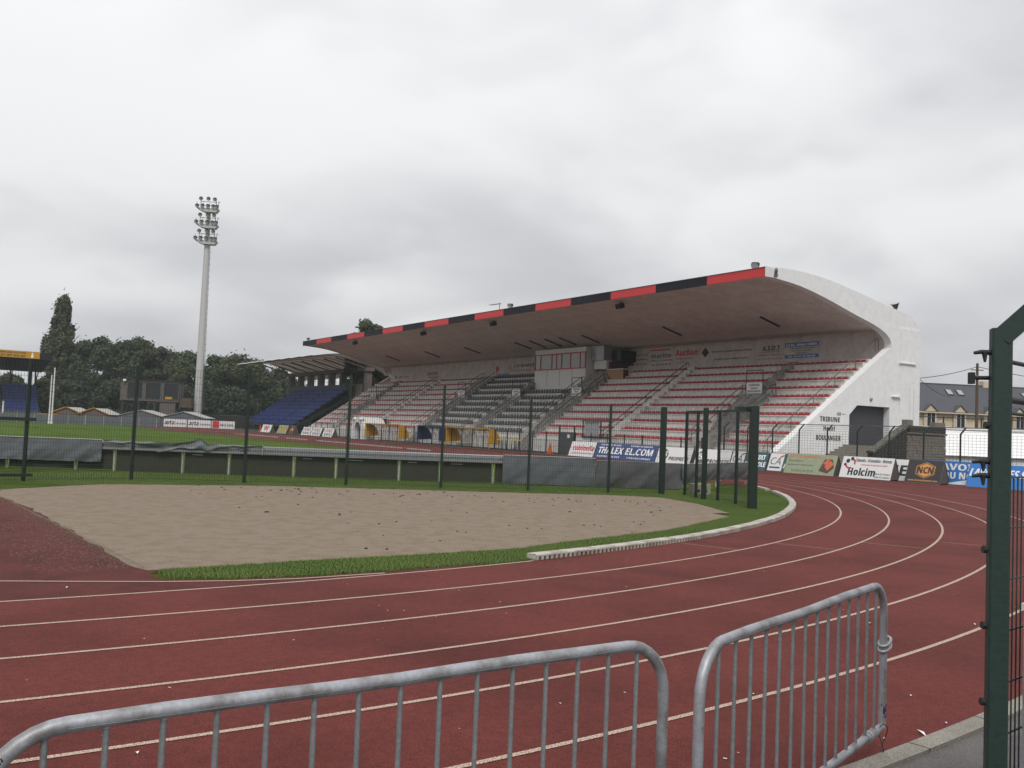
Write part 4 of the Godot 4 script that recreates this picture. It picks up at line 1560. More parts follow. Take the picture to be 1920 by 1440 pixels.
# ------------------------------------------------------------------ welded mesh between two points
func wire_panel(st: SurfaceTool, a: Vector3, b: Vector3, h0: float, h1: float, pitch: float, rows: float, wv: float, wh: float) -> void:
	var n := maxi(2, int(a.distance_to(b) / pitch))
	var up := Vector3.UP
	for i in n + 1:
		var p := a.lerp(b, float(i) / n)
		beam(st, p + up * h0, p + up * h1, wv, wv)
	var k := maxi(1, int((h1 - h0) / rows))
	for j in k + 1:
		var y := lerpf(h0, h1, float(j) / k)
		beam(st, a + up * y, b + up * y, wh, wh)

# ------------------------------------------------------------------ fence along the foot of the stand
func perimeter_fence() -> void:
	var g := thing("cranked_fence", "tall dark fence with inward cranked posts behind the advertising boards near the gable", "fence", P(46, 0, -12))
	var us := []
	for k in 13:
		us.append(0.55 - 2.14 * k)
	for i in us.size():
		var u: float = us[i]
		var st := mb()
		beam(st, P(46, 0, u), P(46, 2.72, u), 0.07, 0.07)
		beam(st, P(46, 2.70, u), P(46.32, 3.08, u - 0.12), 0.07, 0.07)
		build(st, "post", M.green_post, g, true)
		if i:
			st = mb()
			wire_panel(st, P(46.03, 0, us[i - 1]), P(46.03, 0, u), 0.1, 2.68, 0.20, 0.16, 0.008, 0.011)
			beam(st, P(46.32, 3.06, us[i - 1] - 0.12), P(46.32, 3.06, u - 0.12), 0.05, 0.05)
			for s in [0.33, 0.66]:
				beam(st, P(46 + 0.32 * s, 2.70 + 0.37 * s, us[i - 1]), P(46 + 0.32 * s, 2.70 + 0.37 * s, u), 0.012, 0.012)
			stuff(build(st, "mesh_panel", M.wire_grey, g, true))
	g = thing("low_fence", "long waist high dark post fence along the foot of the grandstand rows", "fence", P(46.4, 0, 40))
	us = []
	for k in 39:
		us.append(0.9 + 2.14 * k)
	for i in us.size():
		var u: float = us[i]
		var st := mb()
		beam(st, P(46.4, 0, u), P(46.4, 1.95, u), 0.075, 0.075)
		build(st, "post", M.green_post, g, true)
		if i and not (u > 18 and u < 20.5):
			st = mb()
			wire_panel(st, P(46.43, 0, us[i - 1]), P(46.43, 0, u), 0.08, 1.85, 0.24, 0.2, 0.007, 0.008)
			stuff(build(st, "mesh_panel", M.wire_grey, g, true))
	var d := thing("steel_gate", "dark grey sheet steel gate left of the white lettered board at the stand", "gate", P(46.35, 0, 19.2))
	var st := mb()
	bx(st, Vector3(-0.03, 0.05, -1.0), Vector3(0.03, 1.95, 1.0))
	build(st, "leaf", M.shutter, d)
	st = mb()
	bx(st, Vector3(-0.045, 1.45, 0.1), Vector3(-0.032, 1.75, 0.5))
	build(st, "notice", M.white_board, d)
	for s in [-1.06, 1.06]:
		st = mb()
		beam(st, Vector3(0, 0, s), Vector3(0, 2.5, s), 0.1, 0.1)
		build(st, "post", M.rail_dark, d)
	# booth beside the gate
	var k := thing("ticket_booth", "small glazed grey booth behind the white lettered board", "booth", P(47.2, 0, 16.2))
	st = mb()
	bx(st, Vector3(-0.5, 0, -1.2), Vector3(0.5, 1.55, 1.2))
	build(st, "base", M.white_board, k)
	for s in [-0.95, 0.02]:
		st = mb()
		bx(st, Vector3(-0.52, 1.7, s), Vector3(-0.48, 2.9, s + 0.93))
		build(st, "pane", M.glass_pale, k)
	st = mb()
	bx(st, Vector3(-0.6, 2.92, -1.3), Vector3(0.6, 3.05, 1.3))
	build(st, "roof", M.rail, k)
	st = mb()
	bx(st, Vector3(-0.62, 1.556, -1.3), Vector3(0.55, 1.68, 1.3))
	build(st, "counter", M.rail_dark, k)
	for s in [-1.2, 1.2]:
		st = mb()
		beam(st, Vector3(-0.5, 1.5, s), Vector3(-0.5, 2.92, s), 0.08, 0.08)
		build(st, "post", M.rail_dark, k)
	var c := thing("traffic_cone", "orange traffic cone beside the grey steel gate", "cone", P(45.6, 0, 20.6), Basis(), "orange cones")
	cone_shape(c, 0.95)
	c = thing("traffic_cone", "small orange cone by the far boards at the track edge", "cone", P(45.5, 0, 99.5), Basis(), "orange cones")
	cone_shape(c, 1.1)
	# two yellow seats by the fence
	for q in [[28.3, "yellow stool nearer the middle dugout", 0], [26.1, "yellow stool nearer the grey steel gate", 1]]:
		var o := thing("stool", q[1], "stool", P(45.6, 0, q[0]), Basis(), "yellow stools by the fence")
		st = mb()
		bx(st, Vector3(-0.25, 0.95, -0.5), Vector3(0.25, 1.03, 0.5))
		build(st, "seat", mat(lin(0.5, 0.45, 0.03), 0.6), o)
		st = mb()
		for x in [-0.18, 0.18]:
			for z in [-0.4, 0.4]:
				beam(st, Vector3(x, 0, z), Vector3(x * 0.8, 0.95, z * 0.8), 0.05, 0.05)
		build(st, "legs", M.navy, o)

func cone_shape(o: Node3D, h: float) -> void:
	var st := mb()
	tube(st, [Vector3(0, 0.05, 0), Vector3(0, h * 0.5, 0), Vector3(0, h, 0)], 0.24, 10, 0.04)
	build(st, "body", M.cone, o)
	st = mb()
	bx(st, Vector3(-0.28, 0, -0.28), Vector3(0.28, 0.05, 0.28))
	build(st, "foot", M.cone, o)

# ------------------------------------------------------------------ advertising boards
# local frame of a board: x along its face, y up the leaning face, z out of the face; origin at the middle of its lower edge
func board(called: String, label: String, v: float, u_left: float, u_right: float, h: float, m: Material, tilt := 0.36, a_frame := true, turn := 0.0) -> Node3D:
	var face := Basis(Vector3.UP, -PI / 2 + turn) * Basis(Vector3.RIGHT, -tilt)
	var o := thing(called, label, "advertising board", P(v, 0.03, (u_left + u_right) / 2), face, "advertising boards round the track")
	var w := (u_left - u_right) / 2
	var st := mb()
	bx(st, Vector3(-w, 0, -0.03), Vector3(w, h, 0))
	build(st, "panel", m, o)
	st = mb()
	bx(st, Vector3(-w - 0.015, -0.03, -0.035), Vector3(w + 0.015, -0.002, 0.006))
	bx(st, Vector3(-w - 0.02, 0, -0.034), Vector3(-w - 0.001, h, 0.005))
	bx(st, Vector3(w + 0.001, 0, -0.034), Vector3(w + 0.02, h, 0.005))
	build(st, "rim", M.rail, o)
	if a_frame:
		var back := Basis(Vector3.RIGHT, tilt * 2.0)
		var top := Vector3(0, h, -0.04)
		st = mb()
		bx(st, Vector3(-w, -h, -0.03), Vector3(w, 0, 0), Transform3D(back, top))
		build(st, "back_panel", M.board_side, o)
		for s in [-1.0, 1.0]:
			st = mb()
			var x: float = s * (w - 0.02)
			var p0 := Vector3(x, 0.02, -0.04)
			var p1 := Vector3(x, h - 0.06, -0.04)
			var p2 := top + back * Vector3(0, -h + 0.05, 0) + Vector3(x, 0, 0)
			quad(st, p0, p2, p1, p1) if s > 0 else quad(st, p2, p0, p1, p1)
			build(st, "end_panel", M.board_side, o)
	return o

func boards() -> void:
	var o := board("white_board", "white board with red script lettering right of the steel gate", 44.2, 16.1, 12.85, 1.28, M.white_board)
	text(o, "cuisinella", 0.1, 0.74, 0.46, 2.75, M.ink_red, 0.0, false, 0.1)
	text(o, "4, Boulevard Chanzy Boulogne", 0.1, 0.28, 0.14, 2.7, M.ink_fade)
	o = board("blue_board", "blue board with the letters THALEX next to the white script board", 44.2, 12.7, 9.35, 1.28, M.board_blue)
	text(o, "CENTRE DE BASSIN", 0, 1.12, 0.11, 2.4, M.ink_white)
	text(o, "THALEX", 0.12, 0.66, 0.52, 2.95, M.ink_white, 0.0, false, 0.12)
	text(o, "SOLLICITEZ L'EXCELLENCE", 0, 0.16, 0.12, 2.7, M.ink_white)
	o = board("blue_board", "blue board with the letters EL.COM between two other boards", 44.2, 9.28, 5.65, 1.28, M.board_blue)
	text(o, "CENTRE DE BASSIN", 0, 1.12, 0.11, 2.4, M.ink_white)
	text(o, "EL.COM", -0.1, 0.66, 0.54, 3.0, M.ink_white, 0.0, false, 0.12)
	text(o, "L'EXCELLENCE CONFIANCE", 0, 0.16, 0.12, 2.6, M.ink_white)
	for q in [[5.45, 1.95, "white cleaning firm board with a dark round logo beside the blue boards"], [1.55, -1.65, "white cleaning firm board with a dark round logo beside the teal boards"]]:
		o = board("white_board", q[2], 44.1, q[0], q[1], 1.22, M.white_board)
		var st := mb()
		disc(st, Vector3(-1.05, 0.62, 0.006), 0.46, Basis(), 22)
		var rd := build(st, "roundel", M.ink_grey, o)
		text(o, "ISS", -1.05, 0.66, 0.46, 0.66, M.ink_white, 0.008, true, 0.25)
		text(o, "PROPRETE", 0.55, 0.36, 0.28, 1.95, M.ink_black, 0.0, false, 0.18)
	for q in [[-1.75, -4.7, "teal bank board with a white logo square, half behind the thick green post"], [-4.85, -8.0, "teal bank board with a white logo square, overlapped by the pale green board"]]:
		o = board("teal_board", q[2], 44.15, q[0], q[1], 1.22, M.board_teal)
		bar(o, -1.52, 0.03, -0.42, 1.19, M.white_board, "logo_square")
		text(o, "CA", -0.97, 0.68, 0.46, 0.84, M.board_teal, 0.012, false, 0.15, false)
		bar(o, -1.4, 0.2, -0.58, 0.30, M.board_teal, "logo_line", 0.012)
		var st := mb()
		beam(st, Vector3(-0.72, 0.94, 0.02), Vector3(-0.44, 1.08, 0.02), 0.02, 0.08, Vector3(0, 1, 0))
		build(st, "logo_dash", M.ink_red, o)
		text(o, "CREDIT", 0.68, 0.86, 0.32, 1.25, M.ink_white)
		text(o, "AGRICOLE", 0.55, 0.38, 0.32, 1.75, M.ink_white)
	# boards standing forward on the bend
	o = board("pale_green_board", "pale green board with an orange and brown cube emblem", 43.45, -6.8, -10.4, 1.28, M.board_green)
	text(o, "DLF'L Renovation", -0.5, 1.12, 0.16, 2.3, M.ink_coral, 0.0, true)
	text(o, "Terrain et", -1.1, 0.82, 0.14, 1.1, M.ink_grey, 0.0, true)
	text(o, "Agencement et Decoration", -0.7, 0.56, 0.14, 1.9, M.ink_grey, 0.0, true)
	text(o, "Tel 03 21 78 28 20", -0.5, 0.2, 0.16, 1.6, M.ink_grey, 0.0, true)
	var st := mb()
	var pa := [Vector3(0.7, 0.25, 0.004), Vector3(1.35, 0.12, 0.004), Vector3(1.72, 0.5, 0.004), Vector3(1.5, 1.02, 0.004), Vector3(0.95, 1.0, 0.004)]
	for i in range(1, 4):
		quad(st, pa[0], pa[i], pa[i + 1], pa[i + 1])
	build(st, "emblem", M.ink_brown, o)
	st = mb()
	quad(st, Vector3(1.05, 0.55, 0.008), Vector3(1.3, 0.30, 0.008), Vector3(1.66, 0.72, 0.008), Vector3(1.36, 0.95, 0.008))
	quad(st, Vector3(0.88, 0.72, 0.007), Vector3(1.25, 0.62, 0.007), Vector3(1.3, 1.15, 0.007), Vector3(1.05, 0.9, 0.007))
	build(st, "emblem", M.ink_coral, o)
	o = board("white_board", "white board with bold black lettering and red arc emblem between green and black boards", 43.5, -10.75, -14.05, 1.28, M.white_board)
	text(o, "Ciments - Granulats - Betons", 0.35, 1.08, 0.20, 2.3, M.ink_grey)
	text(o, "Construire la passion de bâtir", 0.45, 0.80, 0.12, 1.7, M.ink_red, 0.0, true)
	text(o, "Holcim", -0.25, 0.38, 0.46, 1.75, M.ink_black)
	text(o, "Haut de France", 1.1, 0.32, 0.12, 0.95, M.ink_grey, 0.0, true)
	text(o, "usine de Lumbres", 1.1, 0.14, 0.12, 0.95, M.ink_grey, 0.0, true)
	st = mb()
	disc(st, Vector3(-1.1, 0.86, 0.006), 0.34, Basis(), 10, 0.24, 3.3, 5.2)
	disc(st, Vector3(-1.1, 0.86, 0.006), 0.34, Basis(), 10, 0.24, -0.2, 1.2)
	build(st, "arc", M.ink_red, o)
	st = mb()
	disc(st, Vector3(-1.28, 1.0, 0.006), 0.13, Basis(), 10)
	disc(st, Vector3(-1.02, 1.14, 0.006), 0.11, Basis(), 10)
	disc(st, Vector3(-1.42, 0.78, 0.006), 0.09, Basis(), 10)
	build(st, "dot", M.ink_black, o)
	o = board("black_board", "black board with an orange hexagon badge", 43.6, -14.85, -16.85, 1.28, M.board_black)
	st = mb()
	var hx := []
	for i in 6:
		var ang := PI / 6 + i * PI / 3
		hx.append(Vector3(0.05 + cos(ang) * 0.62, 0.72 + sin(ang) * 0.46, 0.004))
	for i in 6:
		quad(st, Vector3(0.05, 0.72, 0.004), hx[i], hx[(i + 1) % 6], hx[(i + 1) % 6])
	build(st, "badge", M.ink_orange, o)
	st = mb()
	for i in 6:
		var p: Vector3 = hx[i] + Vector3(0, 0, 0.004)
		var q: Vector3 = hx[(i + 1) % 6] + Vector3(0, 0, 0.004)
		var c := Vector3(0.05, 0.72, 0.008)
		quad(st, c + (p - c) * 0.84, c + (p - c) * 0.93, c + (q - c) * 0.93, c + (q - c) * 0.84)
	build(st, "badge_line", M.board_black, o)
	text(o, "NCN", 0.05, 0.72, 0.36, 0.86, M.board_black, 0.01)
	text(o, "www.ncn-batiment.com", 0, 0.14, 0.11, 1.7, M.ink_orange)
	o = board("white_board", "white board mostly hidden behind the white and black boards", 44.3, -11.0, -15.2, 1.24, M.white_board)
	text(o, "KIMMEL", 0, 0.6, 0.6, 3.6, M.ink_black)
	o = board("light_blue_board", "light blue board with white lettering behind the black board", 44.5, -14.9, -18.9, 1.22, M.board_sky, 0.12, false)
	text(o, "LAVOIX", 0.35, 0.93, 0.34, 2.5, M.ink_white)
	text(o, "DU NORD", 0.75, 0.48, 0.34, 2.3, M.ink_white)
	st = mb()
	quad(st, Vector3(-0.4, 0.01, 0.005), Vector3(1.6, 0.01, 0.005), Vector3(1.6, 0.3, 0.005), Vector3(0.9, 0.28, 0.005))
	build(st, "wave", M.ink_white, o)
	o = board("bright_blue_board", "bright blue board with white slanted lettering behind the green gate post", 43.9, -18.1, -22.6, 1.25, M.board_sky)
	text(o, "LAVOIX DES SPORTS", -0.1, 0.78, 0.40, 4.1, M.ink_white, 0.0, false, 0.2)
	# boards far along the straight
	for q in [[78.4, 75.0, "first of three small white boards beyond the tunnel"], [74.8, 71.4, "middle one of three small white boards beyond the tunnel"], [70.6, 67.2, "last of three small white boards, nearest the tunnel"]]:
		o = board("white_board", q[2], 44.4, q[0], q[1], 1.2, M.white_board)
		text(o, "FORD", 0, 0.8, 0.34, 2.3, M.ink_fade, 0.0, false, 0.2)
		text(o, "SERVICE", 0, 0.34, 0.3, 2.6, M.ink_grey, 0.0, false, 0.2)
	o = board("white_board", "far white board with a red emblem at the end of the straight", 44.4, 96.0, 91.6, 1.25, M.white_board)
	text(o, "M", 0, 0.7, 0.7, 1.6, M.ink_red)
	o = board("yellow_green_board", "far pale board with yellow print at the end of the straight", 44.4, 88.5, 84.5, 1.3, M.board_green)
	text(o, "VIVA", 0, 0.6, 0.6, 2.6, M.yellow)
	o = board("brown_board", "narrow brown board beside the far pale yellow board", 44.6, 84.0, 82.2, 1.35, M.brown_wood)
	text(o, "BAR", 0, 0.7, 0.4, 1.2, M.ink_orange)

# ------------------------------------------------------------------ dugouts and tunnel
func dugout(label: String, u0: float, u1: float, m: Material) -> void:
	var g := thing("dugout", label, "dugout", P(45.7, 0, (u0 + u1) / 2), Basis(), "team dugouts beside the track")
	var w := (u1 - u0) / 2
	var side := []
	for i in 9:
		var a := PI / 2 * i / 8
		side.append(Vector2(0.15 + 1.25 * sin(a), 0.55 + 1.42 * cos(a)))
	# (x = depth from the front, y = height)
	for s in [-1.0, 1.0]:
		var st := mb()
		var poly := PackedVector2Array([Vector2(0.05, 0.45), Vector2(0.05, 1.97)])
		for p in side:
			poly.append(p)
		poly.append(Vector2(1.4, 0.45))
		var z: float = s * w
		prism(st, poly, func(p: Vector2, k: int) -> Vector3: return Vector3(p.x, p.y, z - 0.025 if k == 0 else z + 0.025))
		build(st, "side_panel", m, g)
		# coloured return towards the middle
		st = mb()
		for i in 8:
			var a: Vector2 = side[i]
			var b: Vector2 = side[i + 1]
			quad(st, Vector3(a.x, a.y, z), Vector3(b.x, b.y, z), Vector3(b.x, b.y, z - s * 0.9), Vector3(a.x, a.y, z - s * 0.9))
		build(st, "hood", m, g)
	var st := mb()
	for i in 8:
		var a: Vector2 = side[i]
		var b: Vector2 = side[i + 1]
		quad(st, Vector3(a.x, a.y, -w + 0.92), Vector3(b.x, b.y, -w + 0.92), Vector3(b.x, b.y, w - 0.92), Vector3(a.x, a.y, w - 0.92))
	build(st, "clear_shell", M.clear, g)
	st = mb()
	beam(st, Vector3(0.1, 1.99, -w), Vector3(0.1, 1.99, w), 0.12, 0.1)
	build(st, "front_beam", m, g)
	st = mb()
	bx(st, Vector3(0.75, 0.42, -w + 0.1), Vector3(1.15, 0.48, w - 0.1))
	build(st, "bench", M.white_trim, g)
	var n := int(w * 2 / 1.0)
	for k in n + 1:
		var z := lerpf(-w, w, float(k) / n)
		st = mb()
		var pts := []
		for p in side:
			pts.append(Vector3(p.x - 0.03, p.y - 0.03, z))
		pts.append(Vector3(1.37, 0.02, z))
		tube(st, pts, 0.025, 5)
		if k == 0 or k == n:
			beam(st, Vector3(0.1, 0, z), Vector3(0.1, 1.97, z), 0.06, 0.06)
		build(st, "frame_rib", m, g)

func dugouts() -> void:
	dugout("nearest yellow sided dugout with a clear curved back", 31.0, 39.5, M.yellow)
	dugout("small navy blue dugout between the two yellow ones", 41.0, 46.0, M.navy)
	dugout("farther yellow sided dugout next to the white tunnel", 50.6, 59.8, M.yellow)
	var g := thing("players_tunnel", "white ribbed canvas tunnel with a dark arched mouth left of the dugouts", "tunnel", P(45.8, 0, 62.4))
	var st := mb()
	var outer := PackedVector2Array()
	outer.append(Vector2(-1.75, 0))
	for i in 13:
		var a := PI - PI * i / 12
		outer.append(Vector2(cos(a) * 1.75, 1.25 + sin(a) * 1.5))
	outer.append(Vector2(1.75, 0))
	outer.append(Vector2(0.95, 0))
	for i in 9:
		var a := PI * i / 8
		outer.append(Vector2(cos(a) * 0.95, 1.15 + sin(a) * 1.0))
	outer.append(Vector2(-0.95, 0))
	for k in 7:
		var d0 := k * 0.45
		st = mb()
		var sc := 1.0 + 0.03 * (k % 2)
		prism(st, outer, func(p: Vector2, s: int) -> Vector3: return Vector3(d0 if s == 0 else d0 + 0.445, p.y * sc, p.x * sc))
		build(st, "canvas_section", M.white_board, g)
	st = mb()
	bx(st, Vector3(3.2, 0, -1.7), Vector3(3.25, 2.7, 1.7))
	build(st, "end_cloth", M.black, g)
	for k in [-1.6, 1.6]:
		st = mb()
		ball(st, Vector3(0.1, 2.5, k * 0.6), Vector3(0.3, 0.25, 0.5), 5)
		build(st, "gathered_cloth", M.white_board, g)

# ------------------------------------------------------------------ far end of the field
func far_end() -> void:
	var yaw := Basis(Vector3.UP, deg_to_rad(-YAW))
	# raised cabin
	var g := thing("raised_cabin", "brown raised cabin with three big windows standing in front of the trees", "cabin", cd(-68.2, 171.0), yaw * Basis(Vector3.UP, 0.06))
	var st := mb()
	bx(st, Vector3(-5.4, 4.55, -3.0), Vector3(5.4, 8.3, 0.0))
	build(st, "body", M.cabin, g)
	st = mb()
	bx(st, Vector3(-5.6, 8.302, -3.2), Vector3(5.6, 8.55, 0.25))
	build(st, "roof", M.concrete_dark, g)
	for x in [-4.1, -0.75, 2.6]:
		st = mb()
		bx(st, Vector3(x, 5.0, 0.002), Vector3(x + 2.75, 8.0, 0.03))
		var w := build(st, "window", M.glass, g)
		st = mb()
		for b in [[x - 0.1, 4.9, x + 2.85, 5.02], [x - 0.1, 7.98, x + 2.85, 8.1], [x - 0.1, 5.02, x + 0.02, 7.98], [x + 2.73, 5.02, x + 2.85, 7.98]]:
			bx(st, Vector3(b[0], b[1], 0.032), Vector3(b[2], b[3], 0.09))
		build(st, "window_frame", M.concrete, g)
	st = mb()
	bx(st, Vector3(2.9, 5.05, 0.031), Vector3(4.2, 5.5, 0.06))
	build(st, "yellow_crate", M.yellow, g)
	st = mb()
	bx(st, Vector3(1.9, 0, -2.0), Vector3(4.8, 4.55, -0.2))
	build(st, "stair_tower", M.cabin, g)
	for x in [-5.0, -2.0, 1.0]:
		st = mb()
		beam(st, Vector3(x, 0, -0.3), Vector3(x, 4.6, -0.3), 0.3, 0.3)
		beam(st, Vector3(x, 0, -2.7), Vector3(x, 4.6, -2.7), 0.3, 0.3)
		build(st, "leg", M.rail_dark, g)
	st = mb()
	bx(st, Vector3(5.45, 3.6, -2.5), Vector3(7.6, 5.4, -0.4))
	build(st, "side_stair", M.brown_wood, g)
	st = mb()
	ball(st, Vector3(-4.6, 8.25, 0.4), Vector3(0.35, 0.28, 0.35), 5)
	build(st, "lamp", M.white_trim, g)
	# grey padded hoarding along the far goal line
	var hp := [[-92.0, 139.0, -79.0, 140.5], [-78.9, 140.5, -66.5, 142.2], [-66.4, 142.2, -56.0, 144.0]]
	var hl := ["grey padded hoarding in front of the yellow bannered stand", "grey padded hoarding behind the two white poles", "grey padded hoarding next to the first far white board"]
	for i in 3:
		var q = hp[i]
		var a := cd(q[0], q[1])
		var b := cd(q[2], q[3])
		var o := thing("padded_hoarding", hl[i], "hoarding", a, frame_of(b - a), "grey hoardings behind the far goal")
		var l := a.distance_to(b)
		st = mb()
		bx(st, Vector3(-0.15, 0.05, 0), Vector3(0.15, 1.4, l))
		build(st, "pad", M.tarp, o)
		st = mb()
		var n := int(l / 2.4)
		for k in n + 1:
			beam(st, Vector3(-0.2, 0, l * k / n), Vector3(-0.2, 1.45, l * k / n), 0.06, 0.06)
		build(st, "stay", M.white_post, o)
	# covers with gabled lids
	var tp := [[-72.8, 1, "yellow edged grey gabled cover at the left of the row"], [-68.3, 1, "yellow edged grey gabled cover beside the bigger plain one"], [-60.6, 0, "plain grey gabled cover below the raised cabin"], [-53.6, 0, "plain grey gabled cover at the foot of the floodlight mast"]]
	for q in tp:
		var o := thing("gabled_cover", q[2], "cover", cd(q[0] * 1.075, 160.0), yaw, "gabled mat covers at the far end")
		var hw: float = 2.7 if q[1] else 4.0
		st = mb()
		prism(st, PackedVector2Array([Vector2(-hw, 0), Vector2(hw, 0), Vector2(hw, 1.65), Vector2(0, 2.7), Vector2(-hw, 1.65)]), func(p: Vector2, s: int) -> Vector3: return Vector3(p.x, p.y, 0.0 if s == 0 else -5.0))
		build(st, "body", M.tarp if q[1] == 0 else M.cabin, o)
		for s in [-1.0, 1.0]:
			st = mb()
			beam(st, Vector3(0, 2.76, -2.5), Vector3(s * (hw + 0.15), 1.66, -2.5), 5.4, 0.08, Vector3(s * 0.25, 1, 0))
			build(st, "lid", M.white_post, o)
			if q[1]:
				st = mb()
				beam(st, Vector3(0, 2.80, 0.24), Vector3(s * (hw + 0.15), 1.70, 0.24), 0.06, 0.14, Vector3(s * 0.25, 1, 0))
				build(st, "lid_edge", M.yellow, o)
	var ym := thing("yellow_mat", "yellow mat lying beside the yellow edged covers", "mat", cd(-80.2, 158.0), yaw)
	st = mb()
	bx(st, Vector3(-1.6, 0, -1.0), Vector3(1.6, 1.35, 1.0))
	build(st, "foam_block", M.yellow, ym)
	st = mb()
	bx(st, Vector3(-1.65, 1.352, -1.05), Vector3(1.65, 1.45, 1.05))
	build(st, "top_sheet", M.yellow, ym)
	# white poles
	for q in [[-70.05, 138.0, 7.4, "shorter white pole standing in front of the trees"], [-69.15, 137.0, 8.5, "taller white pole standing in front of the trees"]]:
		var o := thing("white_pole", q[3], "pole", cd(q[0], q[1]), Basis(), "white poles behind the far goal")
		st = mb()
		tube(st, [Vector3.ZERO, Vector3(0, q[2], 0)], 0.13, 8, 0.10)
		build(st, "shaft", M.white_trim, o)
		st = mb()
		tube(st, [Vector3(0, 0, 0), Vector3(0, 0.5, 0)], 0.17, 8)
		build(st, "socket", M.white_trim, o)
	for q in [[-85.0, 152.0, 3.2, "short white pole before the blue seats"]]:
		var o := thing("white_pole", q[3], "pole", cd(q[0], q[1]), Basis(), "white poles behind the far goal")
		st = mb()
		tube(st, [Vector3.ZERO, Vector3(0, q[2], 0)], 0.16, 8, 0.12)
		build(st, "shaft", M.white_trim, o)
		st = mb()
		tube(st, [Vector3(0, q[2], 0), Vector3(0, q[2] + 0.08, 0)], 0.2, 8)
		build(st, "cap", M.white_trim, o)
	# three boards on the far bend
	var fb := [[-57.9, "white far board nearest the grey hoarding", "arta", "bureautique"], [-53.7, "white far board directly under the floodlight mast", "arta", "bureautique"], [-49.6, "far board with a red block right of the floodlight mast", "", "Bati le Centre"]]
	for q in fb:
		var o := thing("far_board", q[1], "advertising board", cd(q[0], 157.0), yaw, "boards on the far bend")
		st = mb()
		bx(st, Vector3(-1.98, 0.08, -0.05), Vector3(1.98, 1.4, 0.0))
		build(st, "panel", M.white_board, o)
		if q[2] != "":
			text(o, q[2], -0.95, 0.8, 0.65, 1.6, M.ink_black, 0.0, false, 0.2)
			text(o, q[3], 0.95, 0.7, 0.32, 1.7, M.ink_grey)
		else:
			bar(o, -1.85, 0.15, -0.7, 1.35, M.ink_red, "red_block")
			text(o, q[3], 0.62, 0.75, 0.45, 2.3, M.ink_grey)
		for s in [-1.8, 1.8]:
			st = mb()
			beam(st, Vector3(s, 0, -0.1), Vector3(s, 1.4, -0.1), 0.08, 0.08)
			build(st, "leg", M.rail_dark, o)
	# boundary wall behind the far bend
	var a := cd(-96.0, 184.0)
	var b := cd(-30.0, 176.0)
	var bw := thing("boundary_wall", "low dark boundary wall running below the trees at the far end", "wall", a, frame_of(b - a))
	st = mb()
	bx(st, Vector3(-0.12, 0, 0), Vector3(0.12, 2.4, a.distance_to(b)))
	build(st, "wall_panel", M.concrete_dark, bw)
	st = mb()
	bx(st, Vector3(-0.16, 2.402, 0), Vector3(0.16, 2.5, a.distance_to(b)))
	build(st, "coping", M.concrete, bw)

# ------------------------------------------------------------------ guard rail round the pitch with tarpaulins
func rail_at(x: float) -> Vector3:
	if x < 6.4:
		return cd(x, 32.9 + 0.12 * x)
	return cd(x, 33.67 + (x - 6.4) * 1.55)

